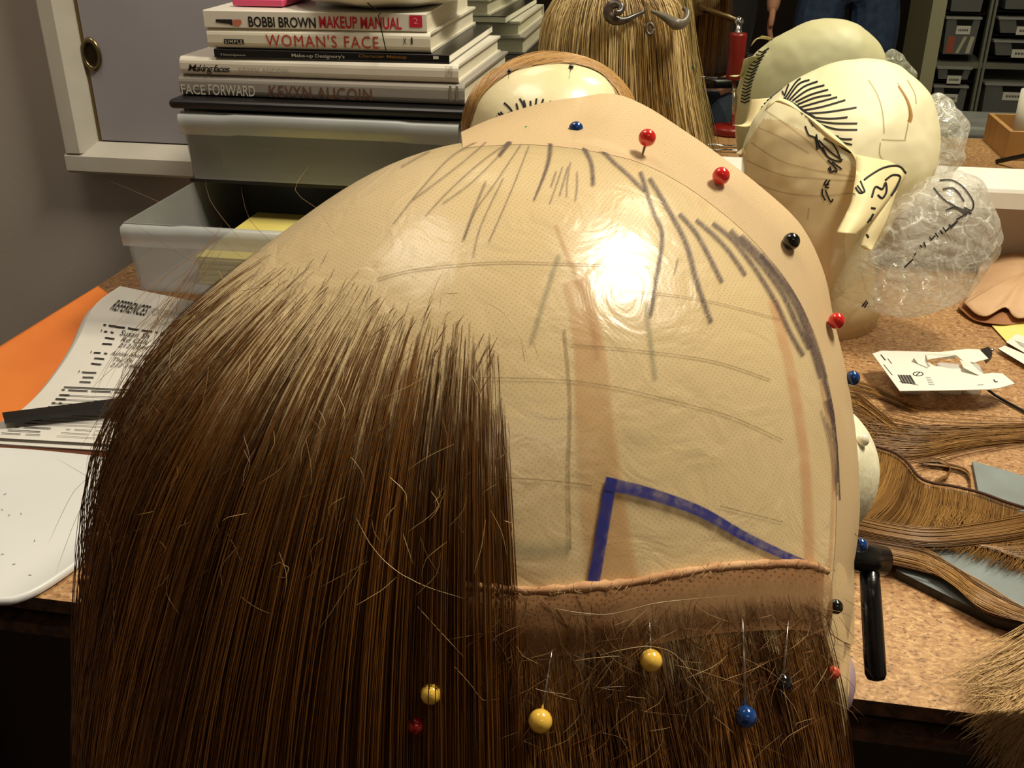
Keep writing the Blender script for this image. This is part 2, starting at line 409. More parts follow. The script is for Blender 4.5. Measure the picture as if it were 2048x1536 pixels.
# ================================================================== the room
XL, XR, YB, YF = -1.5, 1.9, 1.295, -2.75
def plane_box(name, lo, hi, m): b = MB(); b.box(lo, hi, m); return struct(b.build(name))
plane_box('floor', (XL, YF, -.05), (XR, YB, 0), M_FLOOR)
plane_box('wall_back', (XL, YB, 0), (XR, YB + .1, 2.7), M_WALL)
plane_box('wall_left', (XL - .1, YF, 0), (XL, YB, 2.7), M_WALL)
plane_box('wall_right', (XR, YF, 0), (XR + .1, YB, 2.7), M_WALL)
plane_box('wall_front', (XL, YF - .1, 0), (XR, YF, 2.7), M_DARKWOOD)
plane_box('ceiling', (XL, YF, 2.7), (XR, YB, 2.75), M_WALL)

# mirror along the bench with its painted moulding
MXL = atY(690, 150, WALL_Y).x
mb = MB(); mb.box((MXL, WALL_Y, .883), (1.7, YB, 2.0), mirrormat())
mir = mb.build('wall_mirror'); tag(mir, 'wide wall mirror above the bench reflecting shelves and seated person', 'mirror')
mb = MB()
sec = [(WALL_Y + .002, .885), (1.252, .866), (1.25, .862), (1.25, .843), (YB, .843), (YB, .885)]
k0 = mb.add([(MXL, y, z) for y, z in sec]); k1 = mb.add([(1.7, y, z) for y, z in sec])
for i in range(6): mb.face([k0 + i, k1 + i, k1 + (i + 1) % 6, k0 + (i + 1) % 6], M_SILL)
mb.face([k0 + i for i in range(6)][::-1], M_SILL); mb.face([k1 + i for i in range(6)], M_SILL)
struct(mb.build('trim_1'))

# cupboard let into the wall: frame, sliding panel, finger pull
cl = atY(132, 330, 1.262).x; cb = atY(250, 352, 1.262).z
ci = atY(168, 200, 1.27).x; cbi = atY(250, 291, 1.27).z
cup = thing('wall_cupboard', (cl, 1.29, cb), 'white framed wall cupboard with grey sliding panel and brass finger pull', 'cupboard')
mb = MB()
def frame_piece(mb, a, b, inner, outer, vert):
    """moulding with a chamfer towards the panel"""
    yf, yc = 1.262, 1.284
    ch = .016
    if vert: sec = [(outer, YB), (outer, yf + .004), (outer + .004, yf), (inner - ch, yf), (inner, yc), (inner, YB)]; P = lambda s, t: (s[0], s[1], t)
    else: sec = [(outer, YB), (outer, yf + .004), (outer + .004, yf), (inner - ch, yf), (inner, yc), (inner, YB)]; P = lambda s, t: (t, s[1], s[0])
    n = len(sec); k = mb.add([P(s, a) for s in sec]); k2 = mb.add([P(s, b) for s in sec])
    for i in range(n):
        q = [k + i, k + (i + 1) % n, k2 + (i + 1) % n, k2 + i]; mb.face(q if vert else q[::-1], M_FRAME)
    mb.face([k + i for i in range(n)], M_FRAME); mb.face([k2 + i for i in range(n)][::-1], M_FRAME)
frame_piece(mb, cbi - .012, 1.75, ci, cl, True); mb.build('stile', cup)
mb = MB(); frame_piece(mb, cl, MXL - .002, cbi, cb, False); mb.build('bottom_rail', cup)
mb = MB(); mb.box((ci + .006, 1.286, cbi + .002), (MXL - .002, YB - .001, 1.75), M_PANEL)
pn = mb.build('sliding_panel', cup)
mb = MB(); mb.box((ci - .001, 1.287, cbi), (ci + .006, YB - .0005, 1.75), mat('brass_track', (120, 100, 62), .5, metal=.3)); mb.build('track', cup)
fc = atY(184, 109, 1.286)
mb = MB(); mb.lathe([(.0002, .0004), (.008, .0004), (.0108, .0004), (.0115, .002), (.0125, .0035), (.0155, .003), (.0165, 0)], mat('dull_brass', (126, 112, 78), .28, metal=.9))
for i, v in enumerate(mb.v): mb.v[i] = (fc.x + v[0] * .85, fc.y - v[2] - .0005, fc.z + v[1] * 1.35)
mb.mats.append(mat('brass_recess_shade', (52, 40, 24), .4, metal=.7))  # flat centre: shade of the hollow put into a darker brass colour
for i in range(len(mb.f)):
    if i < 120: mb.m[i] = 1
plab(mb.build('finger_pull', pn), 'oval brass finger pull')

# bench
mb = MB(); mb.box((-.70, .49, TABLE_Z - .011), (1.75, 1.292, TABLE_Z), M_CHIP)
bench = thing('work_bench', (0, .9, 0), 'long chipboard work bench under the mirror', 'bench')
for f in range(len(mb.f)):
    if f != 1: mb.m[f] = mb.mi(M_CHIPEDGE)
mb.build('bench_top', bench)
mb = MB(); mb.box((-.70, .502, TABLE_Z - .024), (1.75, 1.29, TABLE_Z - .011), M_DARKWOOD); mb.build('batten', bench)
mb = MB(); mb.box((-.70, .49, TABLE_Z - .033), (1.75, 1.29, TABLE_Z - .024), M_CHIPEDGE); mb.build('lower_board', bench)
mb = MB(); mb.box((-.66, .60, .02), (1.7, .62, TABLE_Z - .033), M_DARKWOOD); mb.build('front_panel', bench)
for x in (-.69, 1.66):
    mb = MB(); mb.box((x, .52, 0), (x + .04, 1.26, TABLE_Z - .033), M_DARKWOOD); mb.build('leg', bench)

# ================================================================== wig block in front
M_BLOCK = mat('taped_block', (244, 228, 182), .28, spec=.6, c2=(230, 208, 156), scale=14, detail=5, coat=.9, bump=.55, bscale=70)
BC = (955, 1000); BZ = .258
DOME = [(232, 1000), (240, 900), (262, 800), (300, 720), (350, 650), (432, 566), (520, 495), (600, 430), (700, 356), (800, 303), (870, 278), (930, 264), (990, 259), (1050, 258), (1150, 263), (1230, 277), (1300, 300),
        (1380, 343), (1440, 382), (1520, 450), (1580, 520), (1640, 618), (1676, 730), (1698, 880), (1703, 1000), (1700, 1150), (1695, 1300), (1680, 1450), (1600, 1750), (1450, 1960), (1200, 2080), (955, 2110), (700, 2080), (450, 1960), (300, 1750), (240, 1400), (230, 1200)]
C0, rows0, uv0 = blob(BC, BZ, DOME, .083, .098)
bvh0 = rows_bvh(rows0)
block = thing('wig_block', (C0.x, C0.y, C0.z - .12), 'large film wrapped wig block wearing a half knotted brown wig, nearest the camera', 'wig block')
mb = MB(); mb.grid(rows0, M_BLOCK, uv0); mb.build('head_form', block)
FOAM = mat('foam_cream', (240, 236, 206), .6, c2=(228, 222, 188), scale=120, bump=.3, bscale=160)
Cf, rf, uf = blob((1590, 940), .296, [(1590 + 160 * math.cos(a), 940 - 158 * math.sin(a)) for a in np.linspace(0, 6.2, 24)], .03, .03)
mb = MB(); mb.grid(rf, FOAM, uf); plab(mb.build('chin', block), 'cream foam chin of the block')

wig = thing('lace_wig', (C0.x, C0.y, C0.z), 'half knotted brown lace wig, bare lace crown with marker lines and long hair', 'wig')
M_LACE = lacemat('lace_cap', (228, 204, 156), 1.0, .0008, hole=.64, rough=.3, film=.22)
M_LACE2 = lacemat('lace_edge', (212, 184, 140), 1.3, .0008, rough=.7, coat=0, hole=.5)
M_PURP = inkmat('marker_purple', (66, 46, 58), .86, .42, .8, 2600)
M_PURPL = inkmat('marker_faint', (110, 92, 86), .55, .4, .5, 1600)
M_GREEN = inkmat('marker_green', (120, 126, 100), .4, .45, .4, 500)
M_BLUE = inkmat('marker_blue', (26, 34, 126), .96, .12, .3, 500)
M_RIB = inkmat('ribbon_under_lace', (204, 150, 86), .34, .12, .6, 90)
M_TAPE = inkmat('galloon_pink', (216, 158, 110), .4, .3, .4, 200)
M_THREAD = inkmat('seam_line', (120, 98, 58), .6, .4, .4, 800)
M_STITCH = inkmat('brown_stitch', (196, 140, 84), .38, .45, .6, 300)  # narrow strip of brown stitching on the cap
mb = MB()
rowsL = [[C0 + (q - C0) * 1.008 for q in r] for r in rows0]
bvhL = rows_bvh(rowsL)
def keep(i, j):
    q = rowsL[i][j]
    if i < len(rows0) * .34: return None
    x, y = pix(q)
    return None if y > 1330 else M_LACE
mb.grid(rowsL, M_LACE, uv0, mf=keep)
S = lambda P, w, m, l=.0003: stroke(mb, bvhL, P, w, m, l)
S([(1046, 262), (1022, 283), (998, 314)], 12, M_PURP)
S([(1083, 264), (1100, 287), (1097, 324), (1085, 361), (1068, 402)], (16, 6), M_PURP)
S([(1120, 271), (1156, 287), (1181, 324), (1186, 373)], 13, M_PURP)
S([(1171, 284), (1205, 305), (1230, 329), (1250, 346), (1290, 385)], 12, M_PURP)
S([(1280, 345), (1306, 424), (1324, 473), (1312, 559), (1300, 634)], 13, M_PURP)
S([(1298, 358), (1338, 424), (1372, 490), (1391, 559), (1421, 646)], 15, M_PURP)
S([(1358, 429), (1390, 466), (1417, 514), (1443, 566)], 14, M_PURP)
S([(1391, 441), (1428, 473), (1459, 507), (1490, 552)], 14, M_PURP)
S([(1424, 448), (1466, 483), (1511, 542), (1549, 604), (1577, 663), (1605, 712)], 15, M_PURP)
S([(1459, 462), (1518, 525), (1563, 587), (1591, 646), (1618, 698)], 17, M_PURP)
S([(1480, 473), (1542, 535), (1591, 597), (1618, 663), (1650, 757)], 18, M_PURP)
S([(1520, 510), (1583, 600), (1616, 680), (1640, 757)], 14, M_PURP)
S([(1646, 757), (1661, 810), (1673, 865), (1678, 940), (1678, 1000)], (18, 8), M_PURP)
S([(1652, 800), (1666, 850), (1673, 900), (1672, 965)], (20, 8), M_PURP)
for k in range(4): S([(1640 + k * 6, 820 + k * 12), (1660 + k * 5, 900), (1668 + k * 5, 980 + k * 10)], 5, M_PURPL)
z7 = lambda P: [(500 + x / 3.135, 230 + y / 3.135) for x, y in P]
for P in ([(1580, 112), (1300, 240), (1100, 440), (900, 690)], [(1640, 180), (1400, 420), (1210, 560)], [(1700, 190), (1540, 430), (1420, 600), (1340, 790)], [(1750, 200), (1640, 480), (1500, 800)],
          [(1400, 116), (1150, 190), (1000, 235)], [(1500, 124), (1200, 200), (950, 330)], [(1660, 150), (1450, 300), (1250, 480), (1100, 640)], [(1300, 130), (1100, 210), (880, 260)], [(1590, 400), (1450, 700), (1400, 900)],
          [(1960, 330), (1920, 450), (1880, 560)], [(2010, 300), (1990, 420), (1985, 520)], [(1500, 160), (1300, 330), (1020, 540)]):
    S(z7(P), 5, M_PURPL)
for P in ([(1480, 420), (1400, 620), (1340, 790)],): S(z7(P), 8, M_PURPL)
z8 = lambda P: [(1050 + x / 2.885, 230 + y / 2.885) for x, y in P]
for P in ([(250, 300), (220, 400), (200, 470)], [(300, 330), (300, 420), (290, 500)], [(180, 330), (150, 420)], [(880, 830), (860, 920)]): S(z8(P), 6, M_PURPL)
S([(755, 560), (819, 543), (915, 531), (1010, 526), (1106, 528), (1300, 535)], 4, M_THREAD)
S([(900, 755), (1106, 760), (1223, 774), (1340, 801), (1458, 833), (1563, 880)], 4, M_THREAD)
S([(960, 952), (1106, 962), (1184, 972)], 4, M_THREAD)
S([(1438, 1012), (1563, 1044)], 4, M_THREAD)
S([(1140, 690), (1260, 700), (1420, 722), (1540, 760)], 4, M_THREAD)
S([(1240, 580), (1400, 600), (1560, 640)], 3, M_THREAD)
S([(1118, 510), (1095, 580), (1062, 690)], 16, M_GREEN)
S([(1290, 600), (1300, 680), (1310, 760)], 16, M_GREEN)
S([(985, 1090), (1060, 1100), (1140, 1095)], 44, M_GREEN)
S([(1150, 560), (1180, 700), (1190, 850), (1205, 1000), (1225, 1162)], (55, 118), M_RIB, .0002)
S([(1112, 450), (1130, 500), (1160, 570), (1185, 640), (1195, 720)], (12, 26), M_STITCH, .0002)
S([(1128, 660), (1140, 800), (1137, 950), (1140, 1100)], 7, M_THREAD)
S([(1545, 600), (1580, 740), (1604, 880), (1614, 1000), (1618, 1130)], 28, M_TAPE, .0002)
S([(1640, 760), (1664, 900), (1664, 1040), (1658, 1140)], 9, M_TAPE, .0002)
S([(1186, 1162), (1200, 1080), (1216, 985), (1222, 956)], 27, M_BLUE, .0005)
S([(1208, 968), (1280, 983), (1390, 1020), (1480, 1070), (1550, 1104), (1602, 1126)], (30, 17), M_BLUE, .0006)
mb.build('lace_crown', wig)

# lace edge standing off round the front of the block
inner = [(925, 271), (985, 266), (1060, 264), (1140, 270), (1215, 282), (1293, 302), (1370, 340), (1440, 388), (1515, 452), (1580, 527), (1630, 610), (1664, 700), (1684, 800), (1694, 900), (1698, 1000), (1696, 1090), (1690, 1160), (1684, 1220), (1676, 1290)]
outer = [(922, 264), (984, 237), (1080, 207), (1160, 194), (1225, 187), (1292, 212), (1370, 262), (1428, 302), (1520, 372), (1602, 450), (1648, 545), (1668, 640), (1692, 740), (1712, 870), (1720, 1000), (1714, 1090), (1702, 1160), (1707, 1210), (1690, 1316)]
inner = resample(inner, 20); n = len(inner); O2 = resample(outer, 6)
outer = [O2[int(i * (len(O2) - 1) / (n - 1))] for i in range(n)]
lr = [[], [], [], []]; lu = [[], [], [], []]
for i in range(n):
    a = None; f = 0
    while a is None and f < .6: a, nn = hit(bvhL, inner[i].x + (955 - inner[i].x) * (f + .035), inner[i].y + (1000 - inner[i].y) * (f + .035), .0001); f += .01
    d = (a - CAM).dot(FW); hump = max(0, 1 - abs(outer[i].x - 1150) / 330) if outer[i].y < 420 else 0
    b = atD(outer[i].x, outer[i].y, d + .012 + .03 * hump)
    c = b + (b - CAM).normalized() * .02 + (C0 - b) * .12
    m1 = hit(bvhL, inner[i].x, inner[i].y, .0003)[0]
    m1 = m1 if m1 is not None and (m1 - a).length < .018 and inner[i].y < 560 else a.lerp(b, .5)
    for r, q in enumerate((a, m1, b, c)): lr[r].append(q); lu[r].append((i * .004, r * .006))
mb = MB(); mb.grid(lr, M_LACE2, lu); plab(mb.build('lace_edge', wig), 'spare lace standing off past the pins')

# nape band of the cap with its raised edge
T = resample([(930, 1168), (1000, 1176), (1080, 1180), (1180, 1172), (1250, 1166), (1350, 1147), (1430, 1134), (1520, 1128), (1600, 1128), (1648, 1142)], 14)
M_BAND = lacemat('nape_net', (150, 106, 64), 1.2, .0013, rough=.8, coat=0, hole=.10, thread=.66)
M_RIDGE = mat('nape_ridge', (206, 164, 122), .9, c2=(170, 122, 82), scale=160)
br = []; bu = []
for k in range(7):
    row = []; ru = []
    for i, q in enumerate(T):
        p = None; x = q.x
        while p is None and x > 900: p, _ = hit(bvhL, x, q.y + k * 22, .0006 + (.0012 if 0 < k < 5 else 0)); x -= 6
        row.append(p); ru.append((i * .0016, k * .0024))
    br.append(row); bu.append(ru)
mb = MB(); mb.grid(br, M_BAND, bu); plab(mb.build('nape_band', wig), 'tan net band across the nape')
mb = MB(); mb.tube([p for p in br[0]], [.0006 + .0005 * random.random() for p in br[0]], M_RIDGE, 8); plab(mb.build('band_edge', wig), 'pinkish rolled edge of the nape band')

# ------------------------------------------------------------------ hair of the wig
GRAV = Vector((0, 0, -1))
def comb(p, nrm, off, length, step, wav, seed, zmin=.2, drift=Vector((0, 0, 0)), bvh=None, rise=.07):
    bvh = bvh or bvh0
    P = [p.copy()]; q = p.copy(); L = 0; v = None
    while L < length and q.z > zmin:
        loc, nn, _, dist = bvh.find_nearest(q)
        out = (q - loc).dot(q - C0) > 0
        if (loc - C0).dot(nn) < 0: nn = -nn
        sd = dist if (q - loc).dot(nn) > 0 else -dist
        g = GRAV + drift
        if sd < off * 1.3: g = g - nn * min(0, g.dot(nn)) if g.dot(nn) < 0 else g
        if g.length < .05: g = GRAV
        g.normalize()
        g += Vector((math.sin(seed + L * wav[1]), math.cos(seed * 1.7 + L * wav[1] * .8), 0)) * wav[0]
        v = g if v is None else (v * .45 + g * .55)
        v.normalize()
        q = q + v * step; L += step
        loc, nn, _, dist = bvh.find_nearest(q)
        if (loc - C0).dot(nn) < 0: nn = -nn
        sd = (q - loc).dot(nn); tgt = min(off, .0004 + L * rise)
        if sd < tgt: q = loc + nn * tgt
        P.append(q.copy())
    for _ in range(3):
        P = [P[0]] + [(P[i - 1] + P[i] * 2 + P[i + 1]) / 4 for i in range(1, len(P) - 1)] + [P[-1]]
    return P
HAIRP = [(500, 516), (545, 535), (610, 570), (690, 596), (755, 590), (800, 625), (860, 655), (930, 662), (985, 705), (1000, 780), (1010, 900), (1015, 1000), (1000, 1100), (975, 1190), (985, 1500), (985, 2000), (200, 2000), (225, 1400), (215, 1000), (240, 830), (290, 700), (360, 600), (440, 525)]
M_HAIR = hairmat('wig_hair', (42, 16, 3), (156, 102, 40), .45, .22)
paths = []; rad = []; tin = []
def locktint(p, base, amp):
    return min(1, max(0, base + amp * mnoise.noise(Vector((p.x * 170, p.y * 60, p.z * 60))) + random.gauss(0, .09)))
cnt = 0
while cnt < 8200:
    y = random.uniform(500, 1950); x = random.uniform(205, 1020)
    edge = 26 if y < 760 else 30
    if not inpoly(x + random.gauss(0, edge * .6), y + random.gauss(0, edge), HAIRP): continue
    p, nn = hit(bvhL, x, y, .0002)
    if p is None: cnt += .2; continue
    cnt += 1
    off = .0006 + .0048 * random.random() ** 1.5
    P = comb(p, nn, off, random.uniform(.24, .34), .0085, (.012, 30), random.random() * 6, zmin=.76)
    paths.append(P); rad.append(random.choice((.00008, .0001, .00013))); tin.append(locktint(p, .42, .6))
for _ in range(1300):      # the side and front that only the mirror sees
    i = random.randrange(8, 33); j = random.choice((random.randrange(0, 22), random.randrange(98, 119), random.randrange(0, 119)))
    p = rowsL[i][j].copy()
    if p.z < C0.z - .09 or pix(p)[0] > 1500: continue
    P = comb(p, (p - C0).normalized(), .004 * random.random() + .0008, random.uniform(.2, .28), .012, (.04, 40), random.random() * 6, zmin=.78)
    if max(pix(q)[0] for q in P[:14]) > 1685: continue
    paths.append(P); rad.append(.0003); tin.append(locktint(p, .5, .5))
strands('hair', paths, rad, tin, M_HAIR, wig)

M_HAIR2 = hairmat('nape_hair', (66, 34, 12), (170, 120, 62), .45, .25)
NAPE = [(950, 1210), (1250, 1215), (1500, 1190), (1640, 1190), (1662, 1300), (1672, 1536), (1650, 1900), (950, 1900)]
paths = []; rad = []; tin = []; cnt = 0
while cnt < 3600:
    x = random.uniform(950, 1680); y = 1190 + 700 * random.random() ** 1.5
    if not inpoly(x, y, NAPE): continue
    p, nn = hit(bvhL, x, y, .0002)
    cnt += 1
    if p is None: continue
    P = comb(p, nn, .0006 + .0035 * random.random(), random.uniform(.1, .26), .0075, (.05, 50), random.random() * 6, zmin=.76, drift=Vector((random.gauss(0, .09), 0, 0)))
    paths.append(P); rad.append(random.choice((.00008, .00011, .00015))); tin.append(locktint(p, .40, .7))
strands('nape_hair', paths, rad, tin, M_HAIR2, wig)

# single stray hairs and clipped ends lying on the lace and over the band
paths = []; rad = []; tin = []
M_STRAY = hairmat('stray_hair', (96, 58, 24), (226, 192, 132), .3)
def stray(px, lift, r, t):
    Q = resample(px, 14); P = []
    for i, q in enumerate(Q):
        a, _ = hit(bvhL, q.x, q.y, lift)
        if a is None: a = atD(q.x, q.y, .25)
        P.append(a)
    if len(P) > 2: paths.append(P); rad.append(r); tin.append(t)
for P in ([(655, 445), (672, 470), (690, 498)], [(895, 563), (880, 590), (870, 620)], [(890, 608), (925, 608)], [(890, 608), (885, 640)], [(970, 625), (1000, 640), (1030, 675), (1048, 720)], [(1040, 700), (1046, 740)], [(1060, 690), (1072, 730)],
          [(505, 1188), (540, 1213), (570, 1224)], [(265, 1085), (290, 1068), (320, 1055)], [(655, 1250), (680, 1215), (720, 1150), (745, 1110)], [(725, 1035), (770, 1110), (840, 1160), (930, 1190)], [(840, 1205), (880, 1250), (930, 1305)],
          [(910, 1320), (945, 1360), (965, 1385), (1000, 1382)], [(230, 1010), (255, 1070), (262, 1200), (262, 1340)], [(570, 1140), (565, 1130), (580, 1122), (598, 1132), (590, 1152), (575, 1150)], [(980, 1020), (1000, 1060), (1012, 1110)], [(1005, 1040), (1020, 1045), (1018, 1080)],
          [(1190, 1300), (1230, 1290), (1290, 1285), (1340, 1310), (1400, 1400)], [(1100, 1210), (1200, 1222), (1300, 1200), (1450, 1186)], [(1330, 1320), (1400, 1340), (1470, 1365)], [(1140, 1310), (1180, 1305), (1230, 1302)], [(1536, 1360), (1550, 1430), (1560, 1478)], [(1530, 1370), (1555, 1400), (1572, 1440)]):
    stray(P, .0035, .00007, random.uniform(.4, .9))
for _ in range(110):
    x = random.uniform(330, 1010); y = random.uniform(570, 1150)
    if not inpoly(x, y, HAIRP): continue
    a = math.radians(random.gauss(115, 22)); l = random.uniform(25, 110); c = random.uniform(-18, 18)
    stray([(x, y), (x + math.cos(a) * l * .5 + c, y + math.sin(a) * l * .5), (x + math.cos(a) * l, y + math.sin(a) * l)], random.uniform(.003, .006), random.choice((.00005, .00007)), random.uniform(0, .8))
for _ in range(110):
    x = random.uniform(1000, 1660); y = random.uniform(1190, 1480)
    a = random.uniform(.1, 2.9); l = random.uniform(20, 110); c = random.uniform(-25, 25)
    stray([(x, y), (x + math.cos(a) * l * .5 + c, y + math.sin(a) * l * .5), (x + math.cos(a) * l, y + math.sin(a) * l)], random.uniform(.002, .005), random.choice((.00004, .00006)), random.uniform(-.2, .6))
for _ in range(330):      # loose brown fuzz over the nape net
    x = random.uniform(960, 1655); y = 1180 + random.random() ** 1.3 * 190
    a = random.gauss(1.6, .6); l = random.uniform(30, 120); c = random.uniform(-22, 22)
    stray([(x, y), (x + math.cos(a) * l * .5 + c, y + math.sin(a) * l * .5), (x + math.cos(a) * l, y + math.sin(a) * l)], random.uniform(.0012, .003), random.choice((.00005, .00008)), random.uniform(-.6, .35))
for _ in range(60):      # knots along the hair line
    x = random.uniform(520, 1010); y = 520 + (x - 520) * .36 + random.gauss(10, 25)
    a = math.radians(random.gauss(118, 10)); l = random.uniform(15, 50)
    stray([(x, y), (x + math.cos(a) * l * .5, y + math.sin(a) * l * .5 - 2), (x + math.cos(a) * l, y + math.sin(a) * l)], .0006, .00009, random.uniform(-.6, .2))
def fly(px, d0, d1, r=.00006):
    Q = resample(px, 20); n = len(Q)
    paths.append([atD(q.x, q.y, d0 + (d1 - d0) * i / max(1, n - 1)) for i, q in enumerate(Q)]); rad.append(r); tin.append(random.uniform(0, .5))
for _ in range(42):
    x = random.uniform(215, 420); y0 = 1000 - math.sqrt(max(0, 745 ** 2 - (x - 955) ** 2)) + random.uniform(-5, 60); l = random.uniform(60, 260); a = math.radians(random.gauss(112, 14))
    fly([(x + 30, y0 - 40), (x, y0), (x + math.cos(a) * l * .5 - random.uniform(0, 25), y0 + math.sin(a) * l * .5), (x + math.cos(a) * l, y0 + math.sin(a) * l)], .25, .24)
for P in ([(500, 530), (430, 470), (330, 410), (215, 360)], [(470, 545), (380, 520), (280, 455), (240, 425)], [(515, 515), (460, 455), (420, 400), (410, 360)], [(560, 500), (500, 440), (482, 375)], [(200, 980), (160, 1020), (110, 1150)], [(205, 940), (150, 980), (95, 1090)], [(205, 970), (170, 950), (110, 915)], [(640, 420), (590, 380), (620, 330)]):
    fly(P, .25, .26, .00005)
for _ in range(160):       # short fuzz on the rolled edge
    k = random.randrange(1, len(T) - 1); x, y = T[k].x + random.uniform(-8, 8), T[k].y + random.uniform(-4, 10)
    stray([(x, y), (x + random.uniform(-6, 6), y + random.uniform(-9, 4)), (x + random.uniform(-14, 14), y + random.uniform(-14, 10))], .0018, .00006, random.uniform(.2, .8))
strands('stray_hair', paths, rad, tin, M_STRAY, wig)

# ------------------------------------------------------------------ glass headed pins
def pinmat(n, c): return mat('pin_' + n, c, .12, spec=.7, coat=.6)
def pin(px, py, dpx, colour, rgb, label, bvh=None, needle=None, lift=.7, depth=None, group='glass headed pins holding the lace wig'):
    """head rests against the lace, needle runs under it"""
    if bvh is not None:
        f = 0; p = None
        while p is None and f < .3: p, n = hit(bvh, px + (955 - px) * f, py + (1000 - py) * f); f += .004
        d = (p - CAM).dot(FW); r = dpx * d / FPX / 2
        c = atD(px, py, d - r * lift) + n * r * .2
        inward = (-n * .8 + Vector((0, 0, -.4))).normalized()
    else:
        d = depth; r = dpx * d / FPX / 2; c = atD(px, py, d); inward = ((Cf if colour == 'white' else C0) - c).normalized()
    t = thing('pin', c, label, 'pin', group)
    mb = MB(); mb.sphere(c, r, pinmat(colour, rgb)); mb.build('pin_head', t)
    end = c + inward * .009
    if needle is not None:
        q, _ = hit(bvh, needle[0], needle[1], .0012); end = q if q is not None else atD(needle[0], needle[1], d + .002)
    mb = MB(); mb.tube([c, c * .5 + end * .5, end], [.00032, .0003, .0001], M_STEEL, 6); mb.build('needle', t)
RED, BLU, YEL, BLK, WHT, GRN = (226, 42, 34), (14, 62, 128), (240, 196, 78), (14, 15, 14), (240, 236, 212), (96, 150, 96)
pin(1293, 279, 35, 'red', RED, 'red glass headed pin on the raised lace fold, highest of the red ones', bvhL)
pin(1440, 355, 35, 'red', RED, 'red pin head between the topmost red pin and the black pin', bvhL, lift=1.3)
pin(1580, 485, 34, 'black', BLK, 'black pin head on the lace beside the taped head', bvhL, lift=2.6)
pin(1670, 643, 33, 'red', RED, 'red pin head above the blue one beside the torn blister card', bvhL)
pin(1702, 757, 30, 'blue', BLU, 'blue pin head on the lace edge beside the torn blister card', bvhL)
pin(1722, 881, 28, 'white', WHT, 'white pin head in the cream foam chin of the block', rows_bvh(rf), lift=.3)
pin(1718, 1090, 29, 'blue', (14, 92, 150), 'blue pin at the lace edge against the black clamp lever', bvhL, needle=(1698, 1066))
pin(1152, 258, 30, 'blue', BLU, 'blue pin head half hidden behind the top of the lace crown', None, depth=.242)
pin(1053, 258, 12, 'green', GRN, 'tiny green pin head peeping over the top of the lace crown', None, depth=.242)
pin(1300, 1320, 45, 'yellow', YEL, 'yellow pin head just below the nape band, upper of the two bright ones', bvh0, needle=(1292, 1232), lift=1.5)
pin(1080, 1440, 48, 'yellow', YEL, 'yellow pin head low in the nape hair with long needle', bvh0, needle=(1102, 1296), lift=1.5)
pin(1488, 1432, 44, 'blue', (10, 78, 150), 'blue pin head hanging low in the nape hair with long needle', bvh0, needle=(1476, 1236), lift=1.5)
pin(1562, 1364, 38, 'black', BLK, 'black pin head in the nape hair beside the lace corner', bvh0, needle=(1566, 1240), lift=1.4)
pin(1668, 1213, 30, 'black', BLK, 'black pin head on the lace corner above the coral pin', bvhL, lift=1.6)
pin(1664, 1345, 27, 'coral', (226, 84, 62), 'coral red pin head under the lace corner by the mauve pad', bvhL, lift=1.2)
pin(862, 1387, 42, 'yellow', (206, 170, 40), 'dull yellow pin head sunk among long brown hair', bvh0, lift=1.65)
pin(832, 1450, 36, 'darkred', (150, 16, 12), 'dark red pin head sunk among long brown hair', bvh0, lift=1.9)

# ------------------------------------------------------------------ clamp that holds the block on the bench edge
cz = TABLE_Z
clamp = thing('wig_clamp', (.085, .52, cz), 'wig block clamp with red cylinder and black lever on the bench edge', 'clamp')
M_REDM = mat('red_enamel', (128, 20, 18), .3, spec=.6)
mb = MB(); mb.lathe([(.0, .0), (.033, 0), (.036, .003), (.036, .012), (.032, .016), (0, .016)], M_REDM, (.067, .535, cz)); mb.build('base', clamp)
mb = MB(); mb.tube([(.072, .53, cz + .014), (.066, .512, cz + .1)], .004, M_STEEL, 10); mb.build('post', clamp)
mb = MB(); mb.lathe([(0, 0), (.015, 0), (.0165, .004), (.0155, .04), (.0165, .08), (.015, .084), (0, .084)], M_REDM, (.066, .512, cz + .1)); plab(mb.build('sleeve', clamp), 'dark red cylinder')
top = C0 + Vector((.03, .04, -.095))
mb = MB(); mb.tube([(.066, .512, cz + .18), (.066, .47, cz + .20), top + (Vector((.066, .47, cz + .20)) - top) * .4, top], [.005, .006, .006, .009], M_CHROME, 12); plab(mb.build('chrome_arm', clamp), 'chrome arm')
mb = MB(); mb.sphere((.066, .47, cz + .20), .009, M_CHROME); mb.build('joint', clamp)
mb = MB()
a = atD(1712, 1112, .52); b = atD(1766, 1122, .525)
mb.tube([a - (b - a) * 1.2, a, b, b + (b - a) * .02], [.0068, .0078, .0078, .0066], M_BLACKM, 20); mb.build('lever_hub', clamp)
mb = MB(); mb.tube([a - (b - a) * 1.1, Vector((.068, .505, cz + .125))], .004, M_STEEL, 10); mb.build('screw', clamp)
mb = MB(); q0 = atD(1738, 1128, .522); q1 = atD(1752, 1362, .515)
L = [q0 + (q1 - q0) * t for t in (0, .3, .7, .94, .985, 1.0)]
mb.tube(L, [.0049, .0052, .0054, .0054, .0042, .0016], M_BLACKM, 20); plab(mb.build('lever', clamp), 'black lever')
mb = MB(); pc = atD(1668, 1362, .40)
mb.sphere(pc, .0145, mat('mauve_pad', (170, 146, 158), .5), scale=(.55, 1, 1)); mb.sphere(pc + Vector((-.001, .001, -.001)), .0147, mat('red_rim', (190, 30, 40), .4), scale=(.2, 1.0, 1.03)); plab(mb.build('pad', clamp), 'round mauve pad with red rim')
mb = MB(); mb.tube([pc, pc.lerp(Vector((.060, .530, cz + .04)), .5) + Vector((0, 0, .004)), Vector((.070, .532, cz + .04))], .003, M_STEEL, 8); mb.build('pad_rod', clamp)
